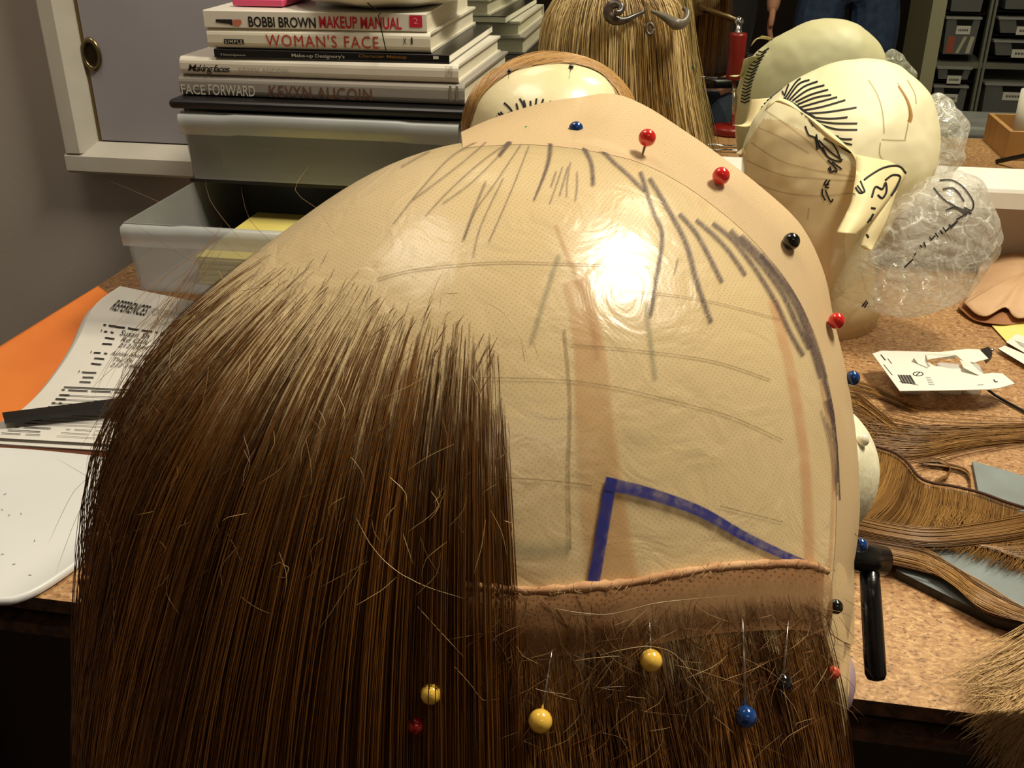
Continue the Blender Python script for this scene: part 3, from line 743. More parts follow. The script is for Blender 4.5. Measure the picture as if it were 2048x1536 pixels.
# ================================================================== drawer unit and the books on it
DY0, DY1 = .985, 1.262
dl = atY(350, 225, DY0).x; dr = atY(932, 245, DY0).x
ztop = atY(640, 201, 1.0).z; z1a = atY(640, 229, DY0).z; z1b = atY(500, 364, DY0).z
unit = thing('drawer_unit', ((dl + dr) / 2, (DY0 + DY1) / 2, TABLE_Z), 'black framed three drawer unit of clear plastic under the book stack', 'drawers')
mb = MB(); mb.box((dl - .004, DY0 - .006, z1a + .001), (dr + .004, DY1, ztop), M_BLACK, bevel=.005); mb.build('top_board', unit)
H = z1a - z1b; zs = [z1a]
zb = z1b; GAP = .004
for k, z in enumerate((z1b - GAP, z1b - GAP - H + .003 - GAP)):
    mb = MB(); mb.box((dl + .004, DY0 + .004, z), (dr - .004, DY1, z + GAP - .0005), M_BLACK); mb.build('shelf_rail', unit)
zf2 = z1b - GAP - H + .003; zf3 = zf2 - GAP
mb = MB(); mb.box((dl, DY0 + .004, TABLE_Z + .0005), (dr, DY1, TABLE_Z + .012), M_BLACK)
for x in (dl, dr - .006): mb.box((x, DY0 + .02, TABLE_Z + .012), (x + .006, DY1, z1a), M_BLACK)
mb.box((dl + .006, DY1 - .006, TABLE_Z + .012), (dr - .006, DY1, z1a), M_BLACK)
mb.build('frame', unit)
M_CLEAR = filmmat('clear_drawer_plastic', (172, 176, 178), .30, .46, rough=.22, scale=5, bump=.1, bscale=8)
M_LIP = filmmat('drawer_lip_plastic', (190, 194, 196), .62, .76, rough=.25, scale=6, bump=0)
def drawer(y0, z0, z1, x0, x1, flare=.004):
    mb = MB(); d = DY1 - .01 - DY0; t = .0018; y1 = y0 + d
    def wallq(a, b, c, e, off):
        mb.prism([a, b, c, e], off, M_CLEAR)
    f = flare
    wallq((x0 + f, y0 + .004, z0), (x1 - f, y0 + .004, z0), (x1, y0, z1), (x0, y0, z1), (0, t, 0))
    wallq((x0 + f, y1, z0), (x1 - f, y1, z0), (x1, y1, z1), (x0, y1, z1), (0, t, 0))
    wallq((x0 + f, y0 + .004 + t, z0), (x0 + f, y1, z0), (x0, y1, z1), (x0, y0 + t, z1), (t, 0, 0))
    wallq((x1 - f, y0 + .004 + t, z0), (x1 - f, y1, z0), (x1, y1, z1), (x1, y0 + t, z1), (-t, 0, 0))
    wallq((x0 + f, y0 + .004, z0), (x1 - f, y0 + .004, z0), (x1 - f, y1, z0), (x0 + f, y1, z0), (0, 0, t))
    o = mb.build('drawer', unit)
    mb = MB(); h = z1 - z0
    n = 24; prof = [(0, z1 - .001), (-.006, z1 - .0025), (-.0075, z1 - .008), (-.006, z1 - h * .30), (0, z1 - h * .33)]
    rows = [[(x0 + (x1 - x0) * i / n, y0 + p[0] - .0003, p[1] + (.0012 if 4 < i < 20 else 0)) for i in range(n + 1)] for p in prof]
    mb.grid(rows, M_LIP); mb.build('handle_lip', o)
    return o
drawer(DY0 - .001, z1b, z1a - .002, dl + .006, dr - .006)
bx = atY(247, 450, .80)
drawer(.845, zf2, zf2 + H - .004, dl + .006, dr - .006)
drawer(DY0 - .001, TABLE_Z + .013, zf3 - .002, dl + .006, dr - .006)
# things lying in the drawers
mb = MB(); mb.box((dl + .03, DY0 + .03, z1b + .003), (dl + .2, DY1 - .05, z1b + .03), mat('dark_box', (48, 44, 44), .6)); tag(mb.build('storage_box'), 'dark low box inside the closed top drawer', 'box')
M_YEL = mat('yellow_pad', (226, 212, 122), .7, c2=(218, 202, 108), scale=20)
pa = atY(410, 445, .9); zp = zf2 + .0025
mb = MB()
for i in range(10): mb.box((dl + .062 + .0006 * (i % 3), .87 + .0007 * (i % 2), zp + i * .0028), (dl + .215, 1.02, zp + i * .0028 + .0026), M_YEL)
tag(mb.build('note_pad'), 'thick yellow note pad in the open lower drawer', 'note pad')

ZB = [ztop] + [atY(640, y, 1.0).z for y in (159, 121.5, 103.5, 61.5, 25)]
# heights stay in the order of the pile
def cover_mat(n, c, **k): return mat('cover_' + n, c, .35, spec=.5, coat=.25, **k)
M_PAGES = mat('page_block', (222, 216, 196), .8, c2=(196, 188, 164), scale=60, stretch=(.3, .3, 60))
def book(name, xl, xr, yl, i, depth, cm, label, yaw=0.0, soft=False, pages=M_PAGES, band=None, over=.003, curl=0):
    z0, z1 = ZB[i] + .0003, ZB[i + 1]
    A = atY(xl, yl, 1.0); B = atY(xr, yl, 1.0); x0, x1 = A.x, B.x; w = x1 - x0; y0 = 1.0
    t = thing(name, ((x0 + x1) / 2, y0 + depth / 2, z0), label, 'book', 'make-up books stacked on the drawer unit')
    R = lambda p: Vector((x0 + (p[0] - x0) * math.cos(yaw) - (p[1] - y0) * math.sin(yaw), y0 + (p[0] - x0) * math.sin(yaw) + (p[1] - y0) * math.cos(yaw), p[2]))
    h = z1 - z0; ct = .0008 if soft else .0024; rd = .001 if soft else min(.006, h * .35)
    def lift(x, y): return curl * max(0, (y - y0) / depth - .25) ** 1.5 * ((x - x0) / w) ** 4
    mb = MB()
    sec = [(y0 + depth, z0), (y0 + rd, z0)] + [(y0 + rd - rd * math.sin(a), z0 + rd - rd * math.cos(a)) for a in np.linspace(.3, 1.57, 4)] + [(y0 + rd - rd * math.sin(a), z1 - rd + rd * -math.cos(a)) for a in np.linspace(1.57, 2.85, 4)] + [(y0 + rd, z1), (y0 + depth * .5, z1), (y0 + depth, z1)]
    inn = [(y0 + depth, z1 - ct), (y0 + depth * .5, z1 - ct), (y0 + ct * 1.2, z1 - ct), (y0 + ct * 1.2, z0 + ct), (y0 + depth, z0 + ct)]
    full = sec + inn; n = len(full); xs = [x0 + w * k / 10 for k in range(11)]
    ks = [mb.add([R((x, p[0], p[1] + (lift(x, p[0]) if p[1] > z0 + h / 2 else 0))) for p in full]) for x in xs]
    for a in range(10):
        for b in range(n): mb.face([ks[a] + b, ks[a] + (b + 1) % n, ks[a + 1] + (b + 1) % n, ks[a + 1] + b], cm, sm=False)
    def cap(k, rev):
        # U-shaped end: bottom board, spine, top board
        ns = len(sec); q = []
        half = [[0, 1, n - 2, n - 1], ]
        f1 = [k + 0, k + 1, k + n - 2, k + n - 1]; f3 = [k + ns - 3, k + ns - 2, k + ns - 1, k + ns, k + ns + 1, k + ns + 2]
        f2 = [k + j for j in range(1, ns - 2)] + [k + ns + 2, k + ns + 3]
        for f in (f1, f2, f3): mb.face(f[::-1] if rev else f, cm)
    cap(ks[0], False); cap(ks[-1], True)
    mb.build('cover', t)
    mb = MB(); o = 0.0006 if soft else over; rows_t = []; m = 12
    lo = []; hi = []
    for k in range(m + 1):
        x = x0 + o + (w - 2 * o) * k / m
        lo.append([R((x, y0 + ct * 1.4 + (depth - o - ct * 1.4) * s, z0 + ct)) for s in (0, .5, 1)])
        hi.append([R((x, y0 + ct * 1.4 + (depth - o - ct * 1.4) * s, z1 - ct - .0001 + lift(x, y0 + depth * s))) for s in (0, .5, 1)])
    mb.grid(lo, pages, sm=False); mb.grid(hi, pages, sm=False)
    for j in (0, 2): mb.grid([[r[j] for r in lo], [r[j] for r in hi]], pages, sm=False)
    for k in (0, m): mb.grid([lo[k], hi[k]], pages, sm=False)
    mb.build('page_block', t)
    def place(px0, px1, py0, py1):
        """a rectangle on the spine given by the picture's edges: left, right, top, bottom"""
        q0 = atY(px0, (py0 + py1) / 2, 1.0).x; q1 = atY(px1, (py0 + py1) / 2, 1.0).x
        zt = atY(px0, py0, 1.0).z; zb_ = atY(px0, py1, 1.0).z
        zt = min(zt, z1 - .0015); zb_ = max(zb_, z0 + .0015)
        return lambda u, v: R((q0 + (q1 - q0) * u, y0 - .0004, zb_ + (zt - zb_) * v))
    return t, place
M_GREYB = cover_mat('grey', (158, 152, 144)); M_WB = cover_mat('white', (226, 220, 206)); M_CB = cover_mat('cream', (228, 224, 206)); M_PB = cover_mat('paper', (232, 228, 216)); M_BB = cover_mat('black', (18, 16, 17))
def inkc(n, c): return mat('print_' + n, c, .5)
t, pl = book('book', 360, 930, 180, 0, .225, M_GREYB, 'grey book lettered FACE FORWARD, lowest of the stack', yaw=-.012)
SQ = [(0, 0), (1, 0), (1, 1), (0, 1)]; I_BLACK, I_PALE = inkc('black', (22, 18, 16)), inkc('pale', (226, 220, 206))
over_ = lambda f, x0, x1, y0, y1: (lambda u, v: f(x0 + u * (x1 - x0), y0 + v * (y1 - y0)) + Vector((0, -.0003, 0)))
letter(t, 'FACE', pl(363, 411, 168, 191), I_PALE, bold=.012); letter(t, 'FORWARD', pl(417, 511, 168, 191), I_PALE, bold=.012, shear=.08)
letter(t, 'KEVYN AUCOIN', pl(540, 745, 170, 193), inkc('brown', (118, 78, 62)), bold=.006, spacing=1.1)
for q in (pl(900, 905, 166, 200), pl(913, 918, 166, 200)): spot(t, 'spine_bar', q, SQ, inkc('olive', (132, 128, 110)))
t, pl = book('book', 361, 917, 140, 1, .215, M_WB, 'white book with handwritten title Making faces, above the grey one', yaw=-.006)
letter(t, 'Making faces', pl(376, 461, 128, 151), I_BLACK, bold=.004, shear=.35, spacing=.8)
letter(t, 'KEVYN AUCOIN', pl(478, 577, 134, 146), inkc('silver', (176, 168, 152)), spacing=1.25)
f = pl(892, 906, 129, 155)
letter(t, 'LITTLE', lambda u, v: f(v * .45, 1 - u), inkc('silver2', (150, 138, 124))); letter(t, 'BROWN', lambda u, v: f(.55 + v * .45, 1 - u), inkc('silver2', (150, 138, 124)))
t, pl = book('book', 429, 897, 112, 2, .235, M_BB, 'thin black book lettered Character Makeup, middle of the stack', yaw=.012, soft=True, pages=mat('bright_pages', (232, 228, 212), .8))
letter(t, 'Thompson', pl(440, 491, 107, 117), inkc('grey', (190, 186, 176)), bold=.01); letter(t, "Make-up Designory's", pl(583, 688, 107, 117), inkc('grey', (190, 186, 176)), bold=.01)
letter(t, 'Character Makeup', pl(716, 812, 107, 117), inkc('ochre', (136, 92, 36)), bold=.01); spot(t, 'spine_tag', pl(865, 876, 105, 119), SQ, inkc('tag', (206, 202, 188)))
t, pl = book('book', 415, 858, 82, 3, .235, M_CB, "cream book lettered WOMAN'S FACE, second from the top", yaw=.02)
letter(t, "WOMAN'S FACE", pl(531, 755, 68, 93), inkc('red', (184, 62, 46)), spacing=1.15)
f = pl(448, 487, 78, 88); spot(t, 'spine_label', f, SQ, I_BLACK); letter(t, 'SIMPLE', over_(f, .06, .94, .15, .85), I_PALE, spacing=1.3)
letter(t, 'X', pl(804, 811, 76, 90), I_BLACK); letter(t, 'I', pl(820, 823, 76, 90), I_BLACK, bold=.02)
t, pl = book('book', 408, 850, 42, 4, .215, M_PB, 'white paperback lettered BOBBI BROWN MAKEUP MANUAL, top of the stack', yaw=.03, soft=True, curl=.012)
letter(t, 'BOBBI BROWN', pl(496, 629, 33, 56), I_BLACK, bold=.02); letter(t, 'MAKEUP MANUAL', pl(636, 800, 33, 57), inkc('crimson', (206, 34, 60)), bold=.018)
f = pl(816, 841, 32, 56); spot(t, 'spine_label', f, SQ, inkc('crimson', (206, 34, 60))); letter(t, '2', over_(f, .32, .68, .28, .78), inkc('rose', (232, 150, 160)))
f = pl(432, 482, 37, 52); spot(t, 'brush_picture', f, [(0, .9), (.64, .93), (.64, .1), (.5, .3), (0, .5)], inkc('brush', (40, 30, 32)))
spot(t, 'brush_picture', f, [(.66, .9), (.98, .93), (1.02, .5), (.9, .06), (.68, .1)], inkc('brush_pink', (206, 120, 96)))
# dish and oddments on top of the stack
zt = ZB[5] + .0008
dc = atY(775, 10, 1.09); dc.z = zt
M_DISH = mat('dish_white', (236, 234, 222), .3, coat=.3)
mb = MB(); mb.lathe([(0, .0015), (.03, .0012), (.05, .0), (.068, .003), (.088, .0085), (.098, .0125), (.099, .0138), (.0965, .0138), (.086, .010), (.066, .0048), (.05, .002), (0, .002)], M_DISH, dc, 64, wob=lambda a, r: .0012 * math.sin(a * 2 * math.pi * 9) * (r / .1) ** 2)
tag(mb.build('dish'), 'white wavy rimmed plastic dish on top of the book stack', 'dish')
mb = MB(); mb.sphere((dc.x - .012, dc.y + .006, dc.z + .019), .034, mat('black_sponge', (18, 14, 14), .8), scale=(1, .9, .48)); tag(mb.build('sponge'), 'black round sponge lying in the white dish', 'sponge')
mb = MB(); pc = atY(542, 12, 1.07); mb.box((pc.x - .025, 1.03, zt + .0002), (pc.x + .03, 1.125, zt + .0075), mat('pink_case', (206, 74, 112), .4), bevel=.002); tag(mb.build('compact_case'), 'pink make-up case beside the white dish on the books', 'case')
mb = MB(); a = atY(757, 0, .992); P = [(dc.x - .0, 1.0, zt + .014), (a.x, .9975, zt - .0005), atY(757, 30, .9975), atY(763, 60, .9972), atY(772, 101, .9968)]
mb.tube(resample(P, .004), .0006, M_BLACK, 6); tag(mb.build('elastic_thread'), 'thin dark thread hanging down over the two top book spines', 'thread')

# ================================================================== second wig block with hair trim
M_CREAM = mat('tape_cream', (240, 228, 184), .32, spec=.6, c2=(228, 212, 164), scale=22, coat=.5, bump=.3, bscale=60)
C2, r2, u2 = blob((1100, 270), .94, [(930, 250), (936, 210), (955, 180), (990, 150), (1040, 128), (1100, 118), (1160, 126), (1210, 148), (1250, 185), (1272, 230), (1272, 290), (1250, 400), (1200, 540), (1100, 640), (1000, 540), (945, 400), (928, 300)], .078, .078)
b2 = rows_bvh(r2)
blk2 = thing('wig_block', (C2.x, C2.y, TABLE_Z), 'pale taped wig block with drawn fringe and thin hair trim, in front of blonde wig', 'wig block')
M_INK2 = inkmat('pen_black', (14, 12, 10), 1.0, .12, .0)
mb = MB(); mb.grid(r2, M_CREAM, u2)
z4 = lambda P: [(900 + x / 4.096, 80 + y / 4.096) for x, y in P]
for P in ([(370, 700), (410, 660), (430, 640)], [(375, 680), (420, 665), (440, 655)], [(395, 600), (430, 630), (455, 655)], [(415, 590), (450, 630), (460, 650)], [(445, 515), (500, 570), (530, 640), (525, 655)], [(480, 595), (495, 630)], [(545, 520), (560, 590), (560, 655)], [(572, 480), (600, 530), (610, 580), (585, 655)],
          [(605, 495), (620, 560), (605, 650)], [(660, 500), (660, 570), (635, 640)], [(710, 480), (700, 540), (670, 600), (655, 635)], [(765, 485), (740, 560), (710, 610)], [(825, 500), (800, 560), (780, 580)], [(860, 530), (840, 550)], [(540, 610), (555, 655)], [(690, 570), (665, 610)], [(380, 630), (400, 660)]):
    stroke(mb, b2, z4(P), 4.2, M_INK2, .0005, 3)
mb.build('head_form', blk2)
mb = MB(); pr = [(.07, .001), (.07, .012), (.03, .014), (.03, .1)]; mb.lathe([(0, 0)] + pr, M_CREAM, (C2.x, C2.y, TABLE_Z)); mb.build('neck', blk2)
wig2 = thing('wig_fringe', (C2.x, C2.y, C2.z), 'narrow band of light brown hair round the top of the pale block', 'hair trim')
M_TRIM = hairmat('trim_hair', (130, 92, 50), (206, 164, 104), .3)
arc_o = resample([(926, 262), (945, 196), (985, 146), (1035, 116), (1095, 104), (1165, 118), (1222, 150), (1258, 190), (1282, 240)], 5); arc_i = resample([(938, 262), (960, 200), (1000, 160), (1045, 138), (1110, 128), (1160, 132), (1200, 148), (1228, 180), (1240, 230)], 5)
paths = []; rad = []; tin = []; n = len(arc_o)
def onblk(x, y, d):
    p, nn = hit(b2, x, y, d)
    return p
for _ in range(620):
    s0 = random.uniform(-.1, .93); s1 = s0 + random.uniform(.08, .3); f0 = random.uniform(0, 1); P = []
    for k in range(9):
        s = min(.999, max(0, s0 + (s1 - s0) * k / 8)); f = min(1.1, max(0, f0 + .35 * (k / 8 - .3)))
        a = arc_o[int(s * (len(arc_o) - 1))]; b = arc_i[int(s * (len(arc_i) - 1))]
        x, y = b.x + (a.x - b.x) * f, b.y + (a.y - b.y) * f
        q = onblk(x, y, .0012 + .002 * f)
        if q is None: q = atD(x, y, (C2 - CAM).dot(FW) - .02 + .02 * f)
        P.append(q)
    paths.append(P); rad.append(.00035); tin.append(random.random())
strands('hair', paths, rad, tin, M_TRIM, wig2)
for px, py, nd, lab in ((1020, 144, (1019, 158), 'small black pin on the pale block, the one nearer the books'), (1142, 135, (1138, 158), 'small black pin on the pale block, the one nearer the blonde wig')):
    pin(px, py, 10, 'black', BLK, lab, b2, needle=nd, group='black pins in the pale block')

# ================================================================== blonde wig with horns near the mirror
Cw, rw, uw = blob((1225, 70), 1.09, [(1225 + 118 * math.cos(a), 70 - (110 if math.sin(a) > 0 else 150) * math.sin(a)) for a in np.linspace(0, 6.2, 28)], .06, .06)
bw = rows_bvh(rw)
bl = thing('blonde_wig', (Cw.x, Cw.y, Cw.z), 'long straight blonde wig on a stand against the mirror', 'wig')
M_BLOND = hairmat('blonde_hair', (150, 118, 64), (238, 214, 156), .33)
mb = MB(); mb.grid(rw, mat('wig_cap', (120, 98, 60), .8), uw); mb.build('cap', bl)
crown = Cw + Vector((-.0, .01, .06)); paths = []; rad = []; tin = []
for _ in range(1500):
    a = random.uniform(0, 2 * math.pi); el = random.uniform(.1, 1.5)
    u = Vector((math.cos(a) * math.cos(el), math.sin(a) * math.cos(el), math.sin(el)))
    loc, nn, _, _ = bw.find_nearest(Cw + u * .058)
    if (loc - Cw).dot(nn) < 0: nn = -nn
    q = loc.copy(); P = [q.copy()]; off = random.uniform(.001, .009); L = 0; side = max(0, u.x)
    ln = random.uniform(.2, .3) if u.x > -.5 else random.uniform(.15, .24)
    v = None; sd = random.random() * 6
    flow = Vector((.30 * side + .05, 0, 0)) + Vector((random.gauss(0, .03), random.gauss(0, .03), 0))
    while L < ln and q.z > TABLE_Z + .03:
        loc, nn, _, dist = bw.find_nearest(q)
        if (loc - Cw).dot(nn) < 0: nn = -nn
        g = Vector((0, 0, -1)) + flow * min(1, L * 9)
        if (q - loc).dot(nn) < off * 1.5 and g.dot(nn) < 0:
            g = g - nn * g.dot(nn)
            if g.length < .2: g = Vector((u.x, u.y, -.2))
        g.normalize(); g += Vector((math.sin(sd + L * 30), math.cos(sd + L * 26), 0)) * .03
        v = g if v is None else (v * .5 + g * .5); v.normalize(); q = q + v * .012; L += .012
        loc, nn, _, dist = bw.find_nearest(q)
        if (loc - Cw).dot(nn) < 0: nn = -nn
        if (q - loc).dot(nn) < off: q = loc + nn * off
        q.y = min(q.y, WALL_Y - .006)
        P.append(q.copy())
    if len(P) > 3: paths.append(P); rad.append(random.choice((.0003, .00045, .0006))); tin.append(min(1, max(0, .5 + .9 * mnoise.noise(Vector((loc.x * 60, loc.y * 60, a * 2))) + random.gauss(0, .15))))
strands('hair', paths, rad, tin, M_BLOND, bl)
mb = MB(); mb.lathe([(0, 0), (.05, 0), (.05, .008), (.008, .012), (.008, Cw.z - TABLE_Z - .05), (.03, Cw.z - TABLE_Z - .04), (0, Cw.z - TABLE_Z - .035)], M_DARKWOOD, (Cw.x, Cw.y, TABLE_Z)); mb.build('stand', bl)
M_HORN = mat('horn_brown', (66, 54, 44), .35, c2=(34, 26, 20), scale=60, bump=.2, coat=.3)
M_HORN2 = mat('horn_olive', (104, 98, 84), .4, c2=(70, 58, 46), scale=40)
hd = (Cw - CAM).dot(FW) - .075
horn = thing('horn_headpiece', atD(1296, 26, hd), 'pair of small brown curled horns and a ring on the blonde wig', 'headpiece')
def horn_part(P, r0, m, name, lab=None):
    Q = resample([(x, y, z) for x, y, z in P], 4); n = len(Q)
    pts = [atD(q.x, q.y, hd + q.z * .001 * .6) for q in Q]
    mb = MB(); mb.tube(pts, [r0[0] + (r0[1] - r0[0]) * min(1, max(0, i / (n - 1) * 2)) if i < n / 2 else r0[1] + (r0[2] - r0[1]) * (i / (n - 1) * 2 - 1) for i in range(n)], m, 12); o = mb.build(name, horn)
    if lab: plab(o, lab)
horn_part([(1288, 24, 4), (1272, 30, 0), (1250, 40, -4), (1228, 40, -8), (1216, 26, -12), (1222, 11, -16), (1236, 9, -20), (1243, 17, -24), (1238, 25, -28), (1229, 24, -30)], (.0015, .0056, .003), M_HORN, 'horn', 'horn curling into a tight spiral')
horn_part([(1302, 22, 4), (1318, 28, 0), (1336, 38, -4), (1352, 48, -6), (1366, 46, 0), (1374, 34, 8), (1374, 22, 14), (1366, 17, 20)], (.0014, .006, .002), M_HORN2, 'horn', 'horn spreading away from the hair')
Q = [(1300 + 7 * math.cos(a), 58 + 11 * math.sin(a), -6) for a in np.linspace(0, 6.283, 20)]
horn_part(Q, (.0016, .0018, .0016), M_HORN, 'ring')
# teal card standing behind the wig
tq = [atY(1336, 137, 1.262), atY(1385, 141, 1.262), atY(1372, 235, 1.262), atY(1366, 318, 1.262), atY(1330, 318, 1.262)]
mb = MB(); mb.prism(tq, (0, .002, 0), mat('teal_card', (52, 132, 112), .4)); tag(mb.build('teal_card'), 'teal card standing against the mirror behind the blonde wig', 'card')

# ================================================================== taped head against the mirror
C3, r3, u3 = blob((1680, 330), 1.07, [(1487, 345), (1488, 290), (1505, 240), (1555, 186), (1620, 148), (1700, 128), (1780, 143), (1835, 190), (1858, 250), (1862, 310), (1845, 370), (1795, 430), (1750, 500), (1715, 580), (1670, 635), (1600, 635), (1540, 580), (1505, 480), (1490, 410)], .095, .082, nphi=360, nal=200, bumps=lambda q: .018 * mnoise.noise(q * 22) + .006 * mnoise.noise(q * 70))
b3 = rows_bvh(r3)
M_TCREAM = mat('masking_tape', (246, 240, 204), .5, c2=(238, 230, 186), scale=10, bump=.18, bscale=30)
M_TTAN = mat('clear_wrap_tan', (232, 214, 172), .25, c2=(224, 204, 158), scale=8, coat=.5, bump=.15, bscale=20)
face_poly = [(1470, 340), (1488, 295), (1526, 238), (1562, 240), (1612, 266), (1650, 290), (1690, 318), (1712, 335), (1712, 380), (1705, 430), (1690, 470), (1690, 700), (1450, 700)]
head3 = thing('taped_head', (C3.x, C3.y, TABLE_Z), 'life size head form wrapped in cream tape with a drawn hairline', 'head form')
mb = MB()
mb.grid(r3, M_TCREAM, u3, mf=lambda i, j: M_TTAN if inpoly(*pix((r3[i][j] + r3[min(i + 1, 200)][min(j + 1, 360)]) / 2), face_poly) and i > 94 else M_TCREAM)
z6 = lambda P: [(1440 + x / 3.368, y / 3.368) for x, y in P]
for P in ([(435, 650), (470, 560), (500, 545)], [(440, 665), (510, 560), (545, 530)], [(455, 670), (530, 570), (605, 540)], [(470, 675), (560, 590), (660, 550)], [(490, 680), (590, 610), (705, 575)], [(510, 690), (610, 640), (730, 605)], [(525, 705), (640, 660), (750, 640)],
          [(540, 725), (660, 690), (790, 655)], [(560, 745), (690, 720), (845, 675)], [(590, 765), (730, 755), (920, 725)], [(610, 790), (740, 800), (860, 790)], [(630, 810), (760, 830), (925, 832)], [(650, 830), (780, 870), (925, 875)], [(680, 870), (800, 930), (890, 938)], [(700, 890), (800, 950), (890, 975)],
          [(720, 905), (800, 980), (880, 1030)], [(430, 660), (530, 720), (590, 770), (640, 850), (720, 905), (800, 920)], [(575, 850), (600, 910), (640, 930), (655, 1010)], [(650, 905), (665, 970), (720, 1050), (770, 1080)], [(665, 945), (740, 1020), (825, 1080)], [(700, 930), (760, 970), (800, 1040), (810, 1070)],
          [(690, 990), (730, 1060), (790, 1085), (820, 1085)], [(640, 920), (660, 960), (670, 1000)], [(725, 1080), (760, 1110), (790, 1150)], [(755, 1090), (820, 1140)], [(730, 1130), (745, 1160), (770, 1150), (790, 1160)], [(740, 1120), (750, 1150)], [(720, 1210), (700, 1245), (735, 1240)], [(740, 1212), (710, 1260), (735, 1262)],
          [(690, 1270), (690, 1310), (710, 1350)], [(710, 1280), (745, 1360), (760, 1340)], [(430, 640), (420, 600), (440, 570)], [(590, 760), (600, 800), (630, 850)], [(570, 740), (585, 790)], [(530, 720), (560, 770)], [(560, 745), (640, 790)], [(600, 770), (660, 860)]):
    stroke(mb, b3, z6(P), 3.6, M_INK2, .0006, 4)
M_SEAM = inkmat('tape_seam', (150, 128, 72), .55, .4, .2)
for P in ([(1000, 540), (1060, 640), (1095, 760), (1105, 900)], [(1195, 560), (1245, 650), (1275, 760), (1245, 940)], [(1260, 540), (1310, 630), (1320, 700)], [(1090, 940), (1180, 945), (1250, 945)], [(1080, 960), (1075, 1040), (1110, 1090)], [(560, 480), (520, 520), (480, 560)]): stroke(mb, b3, z6(P), 4, M_SEAM, .0004, 5)
stroke(mb, b3, z6([(1200, 580), (1262, 680), (1285, 780), (1272, 820)]), (4, 10), inkmat('tape_gap', (176, 128, 62), .9, .2, .1), .0004, 5)
for P in ([(300, 740), (450, 840), (600, 960), (740, 1110)], [(260, 860), (420, 930), (600, 1030)], [(210, 960), (400, 1080), (620, 1140), (900, 1190)], [(180, 1080), (420, 1180), (640, 1200), (900, 1220)], [(170, 1200), (400, 1290), (640, 1320), (890, 1300)], [(600, 1400), (590, 1480)]): stroke(mb, b3, z6(P), 3.2, inkmat('wrap_line', (150, 124, 80), .5, .4, .3), .0004, 5)
# the side away from the camera carries the same drawn hairline
for k in range(16):
    t = k / 15; mb_p = [(1498 + 40 * t * t, 330 - 150 * t), (1508 + 40 * t * t, 334 - 152 * t), (1520 + 42 * t * t, 326 - 156 * t)]
    for a in (0,):
        Pm = []
        for x, y in mb_p:
            dd = rayd(x, y); tgt = atD(x, y, 1.07); o = unmirror(CAM); dr_ = (tgt + Vector((0, .03, 0)) - o).normalized()
            p, nn, _, _ = b3.ray_cast(o, dr_)
            if p is not None: Pm.append(p + (p - C3).normalized() * .0008)
        if len(Pm) > 1: mb.tube(Pm, .0009, M_INK, 5)
mb.build('head_form', head3)
mb = MB(); mb.lathe([(0, .0005), (.075, .0005), (.08, .03), (.06, .08), (.055, .14), (0, .15)], M_TTAN, (C3.x - .012, C3.y, TABLE_Z)); mb.build('neck', head3)
# loose paper tape flaps: brow fold, ear flap, ragged bits on the far side
def sheet(name, P, m, parent, lift=.0, thick=.0005, depth=None, bend=None, seg=8, prints=None, bvh=None):
    """paper flap from a four sided outline (two edge polylines in the picture, each point with its distance)"""
    A = resample([(p[0], p[1], p[2] * 1000) for p in P[0]], 6); B = resample([(p[0], p[1], p[2] * 1000) for p in P[1]], 6)
    n = max(len(A), len(B)); rows = []
    for k in range(seg + 1):
        t = k / seg; row = []
        for i in range(n):
            a = A[int(i * (len(A) - 1) / (n - 1))]; b = B[int(i * (len(B) - 1) / (n - 1))]; q = a.lerp(b, t)
            row.append(atD(q.x, q.y, q.z / 1000 - (bend or 0) * math.sin(math.pi * t)))
        rows.append(row)
    mb = MB(); mb.grid(rows, m, [[(i * .01, k * .01) for i in range(n)] for k in range(seg + 1)])
    if prints:
        bv = rows_bvh(rows)
        for Pp, w in prints: stroke(mb, bv, Pp, w, M_INK2, .0006, 4)
    o = mb.build(name, parent, solid=thick); return o
D3 = (hit(b3, 1690, 330)[0] - CAM).dot(FW)
PAP = mat('cream_paper', (240, 228, 180), .6, c2=(232, 218, 166), scale=14)
sheet('brow_fold', ([(1530, 222, D3 + .03), (1545, 203, D3 + .025), (1600, 222, D3 + .005), (1650, 255, D3 - .002), (1700, 300, D3 - .004), (1712, 330, D3 - .004)], [(1560, 196, D3 + .02), (1585, 206, D3 + .012), (1620, 240, D3 + .003), (1655, 278, D3), (1705, 305, D3 - .002), (1714, 322, D3 - .003)]), PAP, head3, bend=.003)
ear = [([(900, 1240), (940, 1300), (975, 1290)], 4), ([(925, 1250), (960, 1300)], 3), ([(945, 1220), (975, 1290)], 3), ([(970, 1215), (1000, 1190), (1080, 1140), (1150, 1120), (1210, 1125), (1250, 1170)], 4), ([(1020, 1330), (1045, 1260), (1090, 1275), (1112, 1230), (1118, 1290), (1090, 1335), (1060, 1312)], 4), ([(1110, 1215), (1160, 1180), (1210, 1190), (1190, 1250), (1140, 1340), (1125, 1385)], 4),
       ([(1015, 1400), (1045, 1405)], 4), ([(1030, 1440), (1005, 1490), (985, 1560), (1000, 1600)], 4), ([(1010, 1470), (990, 1500)], 3), ([(1000, 1500), (975, 1540)], 3)]
sheet('ear_flap', ([(1712, 310, D3 - .005), (1712, 345, D3 - .012), (1707, 375, D3 - .018), (1700, 410, D3 - .022), (1672, 465, D3 - .03)], [(1810, 328, D3 + .012), (1812, 352, D3 + .004), (1782, 395, D3 - .008), (1745, 440, D3 - .02), (1712, 469, D3 - .03)]), PAP, head3, bend=.008, prints=[(z6(P), w) for P, w in ear])
